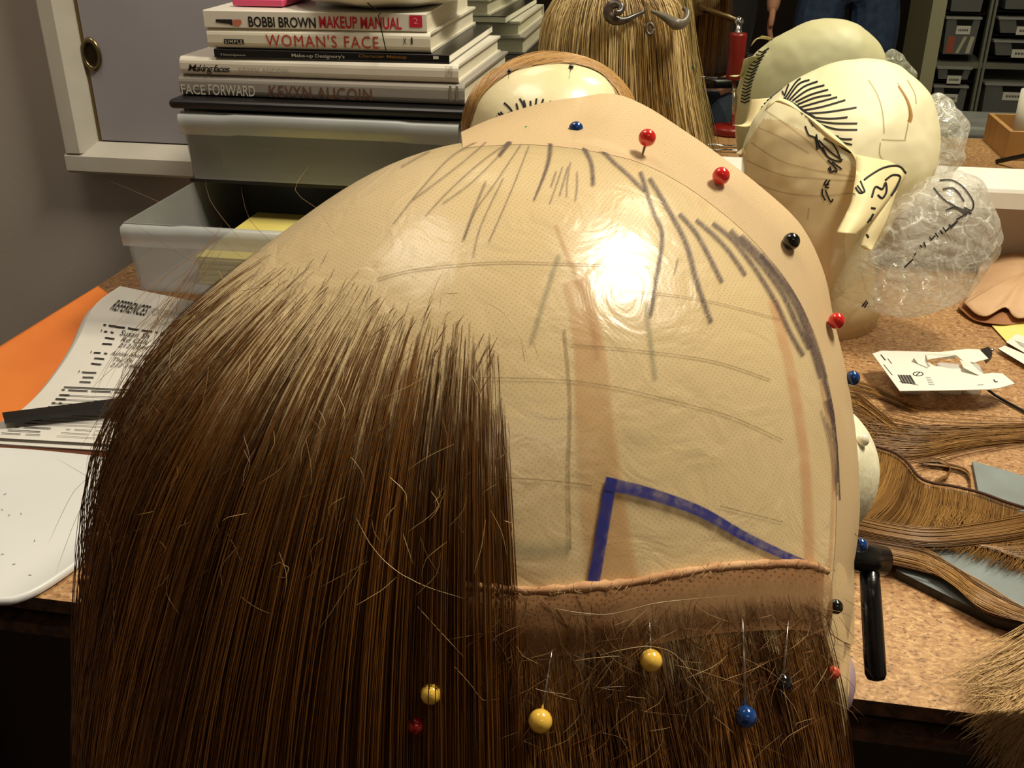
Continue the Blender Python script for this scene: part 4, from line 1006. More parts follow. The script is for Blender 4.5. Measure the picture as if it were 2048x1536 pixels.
sheet('ear_flap', ([(1762, 420, D3 - .008), (1745, 440, D3 - .012), (1722, 490, D3 - .012), (1738, 500, D3 - .01)], [(1795, 380, D3 - .002), (1775, 440, D3 - .006), (1755, 480, D3 - .006), (1745, 500, D3 - .01)]), PAP, head3, bend=.004, prints=[(z6(P), w) for P, w in ear[-4:]])
sheet('tape_shred', ([(1500, 200, D3 + .11), (1490, 245, D3 + .112), (1465, 250, D3 + .11)], [(1545, 195, D3 + .10), (1520, 245, D3 + .10), (1500, 256, D3 + .105)]), PAP, head3, bend=.005)
sheet('tape_shred', ([(1498, 262, D3 + .10), (1490, 290, D3 + .10), (1470, 308, D3 + .10)], [(1520, 250, D3 + .09), (1500, 290, D3 + .095), (1490, 312, D3 + .098)]), PAP, head3, bend=.004)

# ================================================================== clear plastic shell with drawn ear
M_FILM = filmmat('crumpled_film', (226, 226, 214), .22, .52, .09, 46, 1.0, 55, crease=34)
M_FILM2 = filmmat('crumpled_film_flap', (220, 222, 212), .26, .56, .09, 60, 1.0, 70, crease=44)
def crumple(q):
    v = q * 26; return .06 * mnoise.noise(v) + .05 * abs(mnoise.noise(q * 60)) - .02
C5, r5, u5 = blob((1825, 490), 1.03, [(1662, 600), (1664, 575), (1690, 500), (1718, 440), (1770, 398), (1810, 380), (1850, 356), (1900, 346), (1948, 370), (1974, 425), (1984, 480), (1970, 540), (1925, 598), (1862, 624), (1785, 630), (1715, 610), (1675, 602)], .06, .05, nphi=160, nal=80, bumps=crumple)
shell = thing('plastic_shell', (C5.x, C5.y, TABLE_Z), 'crumpled clear plastic head cast with a drawn ear, beside the taped head', 'plastic cast')
b5 = rows_bvh(r5)
mb = MB(); mb.grid(r5, M_FILM, u5)
for P in ([(1480, 1220), (1560, 1220), (1640, 1270), (1700, 1360), (1690, 1420), (1640, 1400)], [(1440, 1270), (1500, 1340), (1560, 1380), (1640, 1420), (1690, 1440)], [(1500, 1280), (1560, 1270), (1600, 1300), (1640, 1360)], [(1520, 1420), (1580, 1400), (1660, 1450)]): stroke(mb, b5, [(1440 + x / 3.368, y / 3.368 - 0) for x, y in P], 3.6, M_INK2, .001, 4)
z7b = lambda P: [(1440 + x / 3.368, 300 + y / 3.368) for x, y in P]
for P in ([(1345, 640), (1360, 660)], [(1370, 620), (1385, 655)], [(1410, 585), (1425, 610)], [(1420, 605), (1450, 575)], [(1450, 560), (1470, 590)], [(1480, 540), (1500, 565)], [(1500, 520), (1520, 550)], [(1520, 545), (1570, 500), (1600, 480)], [(1560, 520), (1590, 490)], [(1590, 470), (1640, 440), (1660, 430)], [(1240, 790), (1290, 745), (1300, 735)], [(1310, 710), (1320, 690)], [(960, 1050), (990, 1010)], [(975, 1055), (1000, 1020)], [(1540, 500), (1560, 530)]):
    stroke(mb, b5, z7b(P), 3.4, M_INK2, .001, 3)
mb.build('cast', shell)
C6, r6, u6 = blob((1862, 300), 1.06, [(1770, 410), (1778, 340), (1812, 262), (1838, 210), (1862, 192), (1900, 215), (1926, 245), (1926, 290), (1906, 345), (1870, 400), (1815, 420)], .026, .020, nphi=120, nal=48, bumps=lambda q: .16 * mnoise.noise(q * 40) + .08 * mnoise.noise(q * 90))
mb = MB(); mb.grid(r6, M_FILM2, u6); plab(mb.build('flap', shell), 'upright crumpled film flap')
# ================================================================== things on the bench, left
def patch(corners, nu=24, nv=30):
    """bent sheet through rows of (left px, right px, left z, right z)"""
    Lp = resample([(a[0], a[1], a[4] * 1000) for a in corners], 4); Rp = resample([(a[2], a[3], a[4] * 1000) for a in corners], 4)
    rows = []
    for k in range(nv + 1):
        s = k / nv; pick = lambda Q: Q[min(int(s * (len(Q) - 1)), len(Q) - 2)].lerp(Q[min(int(s * (len(Q) - 1)), len(Q) - 2) + 1], s * (len(Q) - 1) - min(int(s * (len(Q) - 1)), len(Q) - 2)); a = pick(Lp); b = pick(Rp)
        pa_ = atZ(a.x, a.y, a.z / 1000); pb_ = atZ(b.x, b.y, b.z / 1000)
        rows.append([pa_.lerp(pb_, i / nu) for i in range(nu + 1)])
    return rows
def on_rows(rows, u, v, lift=.0012):
    nv, nu = len(rows) - 1, len(rows[0]) - 1
    fv = min(max(v, 0), .9999) * nv; fu = min(max(u, 0), .9999) * nu; i, j = int(fv), int(fu); a, b = fv - i, fu - j
    p = (rows[i][j] * (1 - b) + rows[i][j + 1] * b) * (1 - a) + (rows[i + 1][j] * (1 - b) + rows[i + 1][j + 1] * b) * a
    n = (rows[i][j + 1] - rows[i][j]).cross(rows[i + 1][j] - rows[i][j]).normalized()
    if n.dot(CAM - p) < 0: n = -n
    return p + n * lift
Z = TABLE_Z
M_ORANGE = mat('orange_folder', (226, 128, 52), .6, c2=(216, 116, 46), scale=12)
rows = patch([(-130, 884, 62, 852, Z + .006), (-110, 800, 112, 800, Z + .011), (-80, 745, 160, 742, Z + .018), (-15, 702, 196, 690, Z + .026), (80, 643, 226, 628, Z + .036), (150, 600, 232, 606, Z + .041), (196, 572, 230, 598, Z + .043)])
mb = MB(); mb.grid(rows, M_ORANGE); tag(mb.build('folder', solid=.0008), 'orange card folder curling up at the bench end under the papers', 'folder')
form = [(-70, 872, 520, 905, Z + .010), (18, 836, 480, 850, Z + .012), (75, 790, 480, 800, Z + .018), (120, 735, 480, 745, Z + .026), (155, 680, 490, 705, Z + .034), (188, 612, 500, 660, Z + .044), (240, 572, 520, 630, Z + .049)]
rows = patch([(a - 14, b + 14, c - 10, d + 14, z - .005) for a, b, c, d, z in form]); mb = MB(); mb.grid(rows, M_PAPER)
tag(mb.build('paper_sheet', solid=.0003), 'plain white sheet showing as a thin edge under the printed form', 'paper')
rows = patch([(-90, 882, 420, 915, Z + .0065), (-40, 850, 420, 890, Z + .007), (0, 838, 400, 860, Z + .008)]); mb = MB(); mb.grid(rows, M_PAPER)
for a, b, v in ((.22, .42, .55), (.22, .36, .45), (.30, .44, .70), (.20, .40, .30), (.5, .66, .6), (.5, .7, .4)):
    P = [on_rows(rows, a + (b - a) * k / 8, v) for k in range(9)]; Q = [on_rows(rows, a + (b - a) * k / 8, v + .05) for k in range(9)]; mb.grid([P, Q], M_INK)
tag(mb.build('paper_sheet', solid=.0003), 'lower white sheet with small print, in front of the black ruler', 'paper')
rows = patch(form); mb = MB(); mb.grid(rows, M_PAPER)
def line(u0, u1, v, h, wob=0, gaps=0):
    k = max(2, int((u1 - u0) * 60)); a = []; b = []
    for i in range(k + 1):
        u = u0 + (u1 - u0) * i / k; vv = v + wob * random.uniform(-1, 1)
        if gaps and i > 1 and random.random() < gaps and len(a) > 1: mb.grid([a, b], M_INK); a = []; b = []
        a.append(on_rows(rows, u, vv)); b.append(on_rows(rows, u, vv + h))
    if len(a) > 1: mb.grid([a, b], M_INK)
text_to(mb, 'REFERENCES', lambda u, v: on_rows(rows, .115 + u * .23, .845 + v * .06, .0012), M_INK, bold=.014, spacing=1.15, cuts=9)
text_to(mb, '(FOR SERVICE)', lambda u, v: on_rows(rows, .355 + u * .22, .848 + v * .05), inkc('form_grey', (168, 166, 166)), squeeze=.7, cuts=9)
line(.12, .50, .765, .007, .001, .25)
hand = lambda s, u0, u1, v, h: text_to(mb, s, lambda u, vv: on_rows(rows, u0 + u * (u1 - u0), v + vv * h), M_INK, shear=.3, cuts=5)
for k, v in enumerate((.735, .705, .675, .625, .595, .565, .515, .487, .459)):
    line(.14 if k % 3 == 0 else .16, .22, v, .006, .001, .15)
hand('Susan Sh', .24, .42, .728, .028); hand('Rd Call', .26, .42, .698, .024); hand('212 2844', .26, .44, .668, .022); hand('Ashley Alvarez', .24, .46, .616, .028); hand('The Sh', .27, .38, .588, .024); hand('212 144', .27, .42, .56, .02)
for k in range(3): line(.12, .125, .735 - .11 * k, .01)
line(.10, .62, .425, .006, 0, .06); line(.10, .62, .408, .006, 0, .06)
for k in range(9): line(.11, .62, .376 - .027 * k, .0035); line(.11, .16, .378 - .027 * k, .006, .001, .2)
for k in range(3): line(.10, .24, .125 - .035 * k, .007, .001, .2); line(.3, .6, .125 - .035 * k, .004, .001, .2)
tag(mb.build('form_sheet'), 'printed form with handwriting, curling up against the drawers', 'paper')
mb = MB(); a0, a1, b0, b1 = atZ(4, 825, Z + .020), atZ(8, 840, Z + .020), atZ(300, 788, Z + .026), atZ(300, 806, Z + .026)
mb.prism([a0, b0, b1, a1], (0, 0, -.0035), M_BLACK); tag(mb.build('ruler'), 'flat black ruler lying across the papers', 'ruler')
mb = MB(); mb.prism([atZ(-120, 872, Z + .005), atZ(420, 918, Z + .005), atZ(430, 940, Z + .005), atZ(-120, 892, Z + .005)], (0, 0, -.0045), mat('brown_board', (92, 48, 26), .6)); tag(mb.build('clipboard'), 'dark brown board edge between the papers and the white tray', 'board')
tray = [(-260, 905), (-100, 897), (0, 896), (120, 905), (215, 918), (262, 945), (266, 1010), (240, 1062), (190, 1098), (130, 1143), (75, 1178), (35, 1195), (0, 1200), (-100, 1200), (-260, 1195)]
mb = MB(); TP = resample(tray, 14); ctr = atZ(60, 1030, Z + .008); M_TRAY = mat('tray_white', (226, 228, 228), .35, c2=(218, 220, 220), scale=6)
rings = []
for f, dz in ((1.0, .0015), (1.012, .004), (1.0, .0065), (.985, .007), (.965, .006), (.6, .0055), (.2, .0055)):
    rings.append([ctr + (atZ(q.x, q.y, Z + .006) - ctr) * f + Vector((0, 0, Z + dz - (ctr + (atZ(q.x, q.y, Z + .006) - ctr) * f).z)) for q in TP + TP[:1]])
mb.grid(rings, M_TRAY); mb.face([len(mb.v) - len(TP) - 1 + i for i in range(len(TP))], M_TRAY); 
tag(mb.build('tray'), 'white plastic tray with rounded rim and hair clippings, at the bench edge', 'tray')
paths = []; rad = []; tin = []
for px in ((10, 988), (4, 1019), (42, 1027), (18, 1030), (69, 1081), (28, 1128), (60, 1150), (5, 1108)):
    a = random.uniform(0, 3); p = atZ(px[0], px[1], Z + .0062); paths.append([p + Vector((math.cos(a), math.sin(a), 0)) * .0014 * k for k in (-1, 0, 1)]); rad.append(.0003); tin.append(0)
tag(strands('hair_clippings', paths, rad, tin, M_HAIR), 'tiny dark hair clippings scattered on the white tray', 'clippings', kind='stuff')

# ================================================================== things on the bench, right
M_LEATH = mat('tan_leather', (208, 172, 134), .6, c2=(196, 158, 120), scale=18, bump=.15, bscale=90)
def flat(P, zf, th, m, name, label, cat, group=None, ms=None):
    mb = MB(); mb.prism([atZ(x, y, zf) for x, y in P], (0, 0, -th), m, ms); return tag(mb.build(name), label, cat, group)
def dome_sheet(P, base, rise, name, label, m, edge=.0, thick=.0012):
    """floppy sheet: outline on the bench, swelling towards its middle"""
    Q = resample(P + P[:1], 8)[:-1]; pts = [atZ(q.x, q.y, base) for q in Q]; c = sum(pts, Vector()) / len(pts); rings = []
    for f in (1, .93, .8, .6, .35, .05):
        rings.append([c + (p - c) * f + Vector((0, 0, edge * (1 - f) + rise * (1 - f * f) + .002 * mnoise.noise(p * 40) * (f > .5) * (1.2 if f == 1 else .6) + .002 * (f == 1))) for p in pts + pts[:1]])
    mb = MB(); mb.grid(rings, m); return tag(mb.build(name, solid=thick), label, 'leather')
dome_sheet([(1915, 618), (1950, 642), (2000, 651), (2060, 645), (2200, 640), (2200, 560), (1990, 560), (1940, 590)], Z + .003, .004, 'leather_piece', 'lower tan leather piece showing a crinkled edge beside the plastic cast', mat('tan_leather_dark', (178, 124, 84), .65, c2=(160, 108, 70), scale=20))
dome_sheet([(1927, 609), (1950, 628), (1974, 634), (2010, 618), (2028, 634), (2060, 636), (2200, 620), (2200, 560), (2048, 560), (1992, 520), (2036, 490), (1986, 463), (1958, 540)], Z + .010, .016, 'leather_piece', 'upper tan leather piece lying curled beside the plastic cast', M_LEATH)
flat([(1984, 651), (2080, 642), (2160, 700), (2110, 730), (2020, 690)], Z + .0022, .0006, mat('pale_yellow_card', (234, 224, 130), .6), 'yellow_card', 'pale yellow card under the white strips at the bench right', 'card')
for k, (P, lab) in enumerate((([(2012, 684), (2032, 668), (2150, 700), (2150, 740), (2048, 705)], 'white paper strip with black print on the yellow card'), ([(1996, 697), (2010, 691), (2150, 752), (2150, 772), (2048, 728)], 'narrow white paper strip in front of the printed one'))):
    zz = Z + .005 + .0005 * k; mb = MB(); mb.prism([atZ(x, y, zz) for x, y in P], (0, 0, -.0012), M_WHITE, M_CHIPEDGE)
    for s in range(4):
        a = .25 + .15 * s; p0 = atZ(2030 + s * 3, 681 + s * 3 - k * -26, zz + .0003); p1 = atZ(2100, 706 + s * 5 - k * -26, zz + .0003); d = Vector((0, -.0009, 0))
        if k == 0: mb.face(list(range(mb.add([p0, p1, p1 + d, p0 + d]), len(mb.v))), M_INK)
    tag(mb.build('paper_strip'), lab, 'paper')
card = [(1744.6, 707.6), (1763.5, 701.6), (1820, 703), (1879, 704.6), (1935, 698), (1959, 699.6), (1976.7, 717.5), (1947, 725.5), (1939, 723.5), (1948, 733), (1959, 743), (1967, 748.5), (1985, 746), (2004.5, 747.4), (2029.4, 767.3), (2000, 776), (1978.6, 779.3), (1890, 781), (1799.4, 782.3)]
hole = [(1852, 722), (1856, 711), (1912, 711), (1926, 722), (1934, 737), (1905, 738), (1868, 732)]
zc = Z + .024; blis = thing('blister_card', atZ(1880, 745, Z), 'torn white blister card lying face down with its bubbles underneath', 'packaging')
mb = MB(); bm = bmesh.new()
co = [bm.verts.new(atZ(x, y, zc)) for x, y in card]; ch = [bm.verts.new(atZ(x, y, zc)) for x, y in hole]
es = [bm.edges.new((co[i], co[(i + 1) % len(co)])) for i in range(len(co))] + [bm.edges.new((ch[i], ch[(i + 1) % len(ch)])) for i in range(len(ch))]
bmesh.ops.triangle_fill(bm, use_beauty=True, edges=es)
for f in bm.faces:
    if f.normal.z < 0: f.normal_flip()
for f in [f for f in bm.faces if inpoly(*pix(f.calc_center_median()), hole)]: bm.faces.remove(f)
mb.frombm(bm, M_WHITE)
def zq(x, y, l=.0004): return atZ(1640 + x / 5.02, 600 + y / 5.02, zc + l)
def pline(P, w, m=M_INK):
    for a, b in zip(P[:-1], P[1:]):
        p, q = zq(*a), zq(*b); d = (q - p).normalized(); nrm = Vector((-d.y, d.x, 0)) * w; mb.face(list(range(mb.add([p - nrm, q - nrm, q + nrm, p + nrm]), len(mb.v))), m)
pline([(610, 550), (655, 605)], .0006); pline([(680, 590), (720, 640)], .0003); pline([(640, 650), (725, 755)], .0003)
for k in range(14): pline([(782 + k * 9.5 - 10 * (k % 1), 752 + k * .2), (828 + k * 10, 838 + k * .3)], .00014 + .0002 * (k % 3 == 0))
pline([(800, 820), (985, 855)], .0003)
pline([(985 + 50 * math.cos(a), 743 + 20 * math.sin(a)) for a in np.linspace(0, 6.283, 24)], .0004); pline([(1000, 727), (965, 758)], .0004)
for k in range(5): pline([(1060 + k * 8, 775 + k * 18), (1110 + k * 10, 780 + k * 18)], .00012)
pline([(1745, 800), (1760, 825), (1782, 820)], .0006); pline([(1580, 855), (1640, 850)], .0002)
mb.build('card', blis, solid=.0006)
for P in ([(965, 545), (940, 580), (985, 640), (1080, 680), (1110, 660), (1050, 610)], [(1060, 545), (1080, 600), (1190, 580), (1360, 590), (1350, 555)], [(1400, 600), (1440, 680), (1590, 755), (1610, 735), (1500, 640)]):
    mb = MB(); pts = [zq(x, y, .001 + .004 * (k % 3 == 1)) for k, (x, y) in enumerate(P)]; mb.face(list(range(mb.add(pts), len(mb.v))), M_WHITE); mb.build('torn_flap', blis, solid=.0004)
M_BUB = filmmat('bubble_plastic', (232, 232, 226), .5, .7, .12, 20, .2, 40)
for x0, x1 in ((1800, 1842), (1876, 1922), (1926, 1962)):
    mb = MB(); p0 = atZ(x0, 790, Z + .001); p1 = atZ(x1, 790, Z + .001); w = (p1 - p0).length; c = (p0 + p1) / 2 + Vector((0, .012, 0))
    mb.box((c.x - w / 2, c.y - .012, Z + .0006), (c.x + w / 2, c.y + .016, zc - .001), M_BUB, bevel=.003); mb.build('bubble', blis)
p = atZ(1970, 706, Z + .022); mb = MB(); mb.prism([atZ(1962, 698, Z + .024), atZ(1978, 693, Z + .024), atZ(1985, 707, Z + .024), atZ(1975, 717, Z + .024)], (0, 0, -.006), M_BLACK)
clip = mb.build('binder_clip'); tag(clip, 'small black clip gripping the corner of the torn blister card', 'clip')
mb = MB(); mb.sphere(atZ(1984, 701, Z + .022), .0022, M_CHROME); mb.build('clip_end', clip)
mb = MB(); mb.tube(resample([atZ(1975, 779, Z + .006), atZ(1990, 790, Z + .003), atZ(2015, 805, Z + .0022), atZ(2050, 824, Z + .0022), (atZ(2150, 880, Z + .0022))], .006), .0014, M_BLACK, 8); tag(mb.build('cable'), 'thin black cable running from under the blister card', 'cable')

# brown hair wefts on drawing cards
M_WEFT = hairmat('weft_hair', (88, 58, 26), (176, 132, 72), .36, .35)
flat([(1945, 922), (2010, 940), (2200, 1000), (2200, 1060), (2048, 1016), (1958, 988)], Z + .004, .0035, M_GREY, 'drawing_card', 'blue grey card behind the brown hair weft', 'card')
mat_low = flat([(1792, 1140), (1800, 1128), (1900, 1020), (2200, 1020), (2200, 1300), (1990, 1238)], Z + .007, .0065, M_GREY, 'drawing_mat', 'grey drawing mat with dark edge holding the brown hair weft', 'mat', ms=M_BLACK)
def lockpath(P, w, n, z, spread=.35, zr=.004, r=.0003):
    for _ in range(n):
        o = random.gauss(0, 1) * w / 2.2; Q = resample([(x + random.gauss(0, w * .06), y + o * s + random.gauss(0, w * spread * .15)) for (x, y), s in P], 12)
        zz = z + random.random() * zr; paths.append([atZ(q.x, q.y, zz) for q in Q]); rad.append(r * random.uniform(.7, 1.3)); tin.append(min(1, max(0, random.gauss(.5, .25) - abs(o) / w * .2)))
weft = thing('hair_weft', atZ(1900, 1050, Z), 'wide brown hair weft laid over the grey mat, its stitched top edge dark', 'hair weft')
paths = []; rad = []; tin = []
TOPE = resample([(1700, 880), (1752, 893), (1790, 906), (1815, 925), (1836, 952), (1862, 965), (1905, 972), (1960, 985), (2010, 1003), (2060, 1018), (2180, 1050)], 3)
for _ in range(2600):
    k = random.randrange(len(TOPE)); s = TOPE[k]; f = k / len(TOPE)
    drop = 150 + 100 * random.random(); c = random.gauss(0, 12)
    if f < .40: P = [(s.x, s.y), (s.x - 8 + c * .2, s.y + 40), (s.x - 32 + c * .5, s.y + 90), (s.x - 95 + c, s.y + 145)]
    elif random.random() < .55: P = [(s.x, s.y), (s.x - 3, s.y + 40), (s.x - 20 + c, s.y + 85), (s.x + 60 + c, s.y + 118 + c * .5), (s.x + 220, s.y + 110 + c)]
    else: P = [(s.x, s.y), (s.x - 4, s.y + 40), (s.x - 22 + c, s.y + 90), (s.x - 40 + c * 2, s.y + 120)]
    Q = resample(P, 14); n = len(Q); h = random.uniform(.008, .013)
    paths.append([atZ(q.x, q.y, Z + .005 + (h - .005) * min(1, i / 3)) for i, q in enumerate(Q)]); rad.append(.0003 * random.uniform(.6, 1.3)); tin.append(min(1, max(0, .45 + .8 * mnoise.noise(Vector((s.x * .02, c * .05, 0))) + random.gauss(0, .15))))
for _ in range(900):      # the sweep below that curves back along the mat
    o = random.random(); c = random.gauss(0, 5)
    Q = resample([(1690, 1050 + o * 60 + c), (1770, 1068 + o * 50 + c), (1850, 1082 + o * 55 + c), (1905, 1098 + o * 72), (1965, 1140 + o * 76 + c), (2060, 1196 + o * 52), (2160, 1230 + o * 40)] if o > .45 else [(1690, 1030 + o * 60 + c), (1780, 1050 + o * 60 + c), (1860, 1060 + o * 60 + c), (1950, 1050 + o * 70 + c), (2060, 1030 + o * 80 + c), (2180, 1000 + o * 80)], 16)
    zz = Z + .0085 + random.random() * .007; paths.append([atZ(q.x, q.y, zz) for q in Q]); rad.append(.00032 * random.uniform(.6, 1.3)); tin.append(min(1, max(0, .5 + .7 * mnoise.noise(Vector((o * 9, c * .1, 3))) + random.gauss(0, .15))))
strands('hair', paths, rad, tin, M_WEFT, weft)
mb = MB(); mb.tube([atZ(q.x, q.y, Z + .011) for q in TOPE[::4]], .0012, mat('weft_thread', (70, 40, 20), .8), 6); plab(mb.build('stitched_edge', weft), 'dark stitched edge')
lk = thing('hair_strand', atZ(1850, 880, Z), 'loose brown hair strands fanning out behind the weft', 'hair')
paths = []; rad = []; tin = []
lockpath([((1690, 868), 1), ((1760, 872), 1.1), ((1840, 880), .9), ((1930, 872), .6), ((2060, 862), .4), ((2160, 860), .4)], 44, 220, Z + .0006)
lockpath([((1700, 895), 1), ((1780, 900), 1), ((1850, 898), .8), ((1940, 882), .6), ((2060, 872), .5), ((2160, 872), .5)], 26, 120, Z + .0006)
lockpath([((1690, 800), 1), ((1715, 806), 1), ((1750, 830), .9), ((1785, 858), .7), ((1812, 874), .4)], 22, 110, Z + .0006)
lockpath([((1690, 768), 1), ((1730, 778), 1), ((1770, 792), .7), ((1812, 812), .5), ((1838, 822), .3)], 12, 60, Z + .0006)
lockpath([((1690, 845), 1), ((1730, 860), 1), ((1760, 880), .9)], 26, 60, Z + .0006)
lockpath([((1838, 925), 1), ((1875, 922), 1), ((1900, 935), 1), ((1892, 955), 1), ((1868, 963), 1)], 5, 36, Z + .0006)
lockpath([((1845, 926), 1), ((1890, 930), 1), ((1928, 940), 1), ((1940, 955), 1), ((1942, 980), 1)], 6, 40, Z + .0006)
strands('hair', paths, rad, tin, M_WEFT, lk)
M_PALEH = hairmat('pale_hair', (138, 104, 62), (226, 190, 132), .33)
tr = thing('hair_tress', atZ(2050, 1350, Z), 'light brown hair tress spilling over the bench edge below the weft', 'hair')
paths = []; rad = []; tin = []
for _ in range(1000):
    t = random.random(); y0 = 1180 + 200 * random.random(); ang = .2 + 1.25 * t
    x1 = 2200 - (150 + 170 * random.random()) * math.cos(ang * .55) ; y1 = 1330 + 260 * t + random.gauss(0, 14)
    x1 = 1925 + 120 * t + random.gauss(0, 28) - 40 * (random.random() < .15)
    Q = resample([(2200 + random.gauss(0, 10), y0), (2110 + random.gauss(0, 8), y0 * .6 + y1 * .4 - 30), ((2110 + x1) / 2 + 8, (y0 + y1) / 2 + 12), (x1, y1)], 14)
    P = []
    for i, q in enumerate(Q):
        p = atZ(q.x, q.y, Z + .004 + .02 * (1 - i / len(Q)) * random.uniform(.9, 1.1))
        if p.y < .486:
            p2 = atY(q.x, q.y, .478 + .004 * t); p = p2
        P.append(p)
    paths.append(P); rad.append(.00026 * random.uniform(.5, 1.3)); tin.append(random.random())
strands('hair', paths, rad, tin, M_PALEH, tr)

# ================================================================== what the mirror shows: bench right end, room behind, people
VW = lambda px, py, y: unmirror(atY(px, py, y))          # a place seen in the glass -> where it really stands
def vz(px, py, z): return unmirror(atZ(px, py, z))
a = vz(1960, 300, Z); c = vz(2060, 282, Z)
wt = thing('wooden_tray', (.62, .56, Z), 'open pale wooden tray at the right end of the bench, seen in the mirror', 'tray')
M_PINE = mat('pale_wood', (196, 152, 96), .55, c2=(180, 136, 82), scale=10, stretch=(1, 8, 1))
for lo, hi in (((.54, .50, Z + .0005), (.78, .66, Z + .006)), ((.54, .50, Z + .006), (.78, .508, Z + .05)), ((.54, .652, Z + .006), (.78, .66, Z + .05)), ((.54, .508, Z + .006), (.548, .652, Z + .05))):
    mb = MB(); mb.box(lo, hi, M_PINE); mb.build('board', wt)
mb = MB(); mb.lathe([(.02, 0), (.045, 0), (.045, .10), (.02, .10), (.02, 0)], M_WHITE, (.612, .58, Z + .0065), 36); tag(mb.build('tape_roll'), 'wide white tape roll standing in the wooden tray', 'tape roll')
tub = thing('plastic_tub', (.60, .40, 0), 'clear lidded tub on the floor before the shelves', 'tub')
mb = MB(); p = VW(2015, 240, 3.4)
M_TUB = filmmat('tub_plastic', (214, 216, 214), .5, .7, .2, 8, .1, 10)
mb.box((p.x - .16, p.y - .12, .002), (p.x + .2, p.y + .12, p.z - .03), M_TUB, bevel=.015); mb.build('tub_body', tub)
mb = MB(); mb.box((p.x - .17, p.y - .13, p.z - .03), (p.x + .21, p.y + .13, p.z), M_TUB, bevel=.01); mb.build('lid', tub); 
mb = MB(); mb.tube(resample([Vector((.52, .69, Z + .004)), Vector((.56, .74, Z + .03)), Vector((.60, .78, Z + .045)), Vector((.63, .74, Z + .02)), Vector((.60, .70, Z + .004)), Vector((.7, .72, Z + .004))], .01), .004, M_BLACK, 8); tag(mb.build('cord'), 'black looped cord on the bench beside the wooden tray', 'cord')
# jewellery chain on the bench front, seen in the glass
pj = vz(1455, 300, Z); P = [Vector((pj.x + .05 * math.cos(t), pj.y + .02 * math.sin(t), Z + .0035 + .001 * math.sin(5 * t))) for t in np.linspace(0, 5.2, 40)]
mb = MB(); mb.tube(P, .0025, M_CHROME, 8); tag(mb.build('chain'), 'small bright metal chain on the bench, mirrored beside the taped head', 'chain')

VS = 4.3; SY = 2 * WALL_Y - VS
M_SHELF = mat('shelf_steel', (150, 150, 138), .4, metal=.3); M_SHELFP = mat('shelf_panel', (188, 184, 150), .6)
xp0, xp1 = VW(1848, 90, VS).x, VW(1876, 90, VS).x
x1, x2, x3 = VW(1876, 60, VS).x, VW(1972, 60, VS).x, VW(1983, 60, VS).x
x4 = x3 + (x2 - x1) * 1.45
zsh = [VW(1910, y, VS).z for y in (330, 124, -90)]
shf = thing('storage_shelves', ((x1 + x4) / 2, SY - .2, 0), 'steel storage shelves with labelled clear bins, behind the camera in the mirror', 'shelving')
mb = MB(); mb.box((xp0, SY - .42, 0), (xp1, SY + .03, 1.75), M_SHELFP); plab(mb.build('side_panel', shf), 'cream side panel')
for x in ((x2 + x3) / 2, x4 + .02):
    mb = MB(); mb.box((x - .012, SY - .02, 0), (x - .003, SY + .01, 1.75), M_SHELF); mb.box((x + .003, SY - .02, 0), (x + .012, SY + .01, 1.75), M_SHELF); mb.box((x - .012, SY - .42, 0), (x + .012, SY - .40, 1.75), M_SHELF); mb.build('post', shf)
zl = [zsh[0] - .0, zsh[1], zsh[2]]
for z in zl + [1.6, .05]:
    mb = MB(); mb.box((xp1, SY - .42, z - .022), (x4 + .02, SY, z), M_SHELF); mb.build('shelf', shf)
M_BIN = filmmat('bin_plastic', (128, 128, 128), .72, .86, .3, 6, .1, 10)
M_LABEL = mat('bin_label', (232, 230, 220), .6)
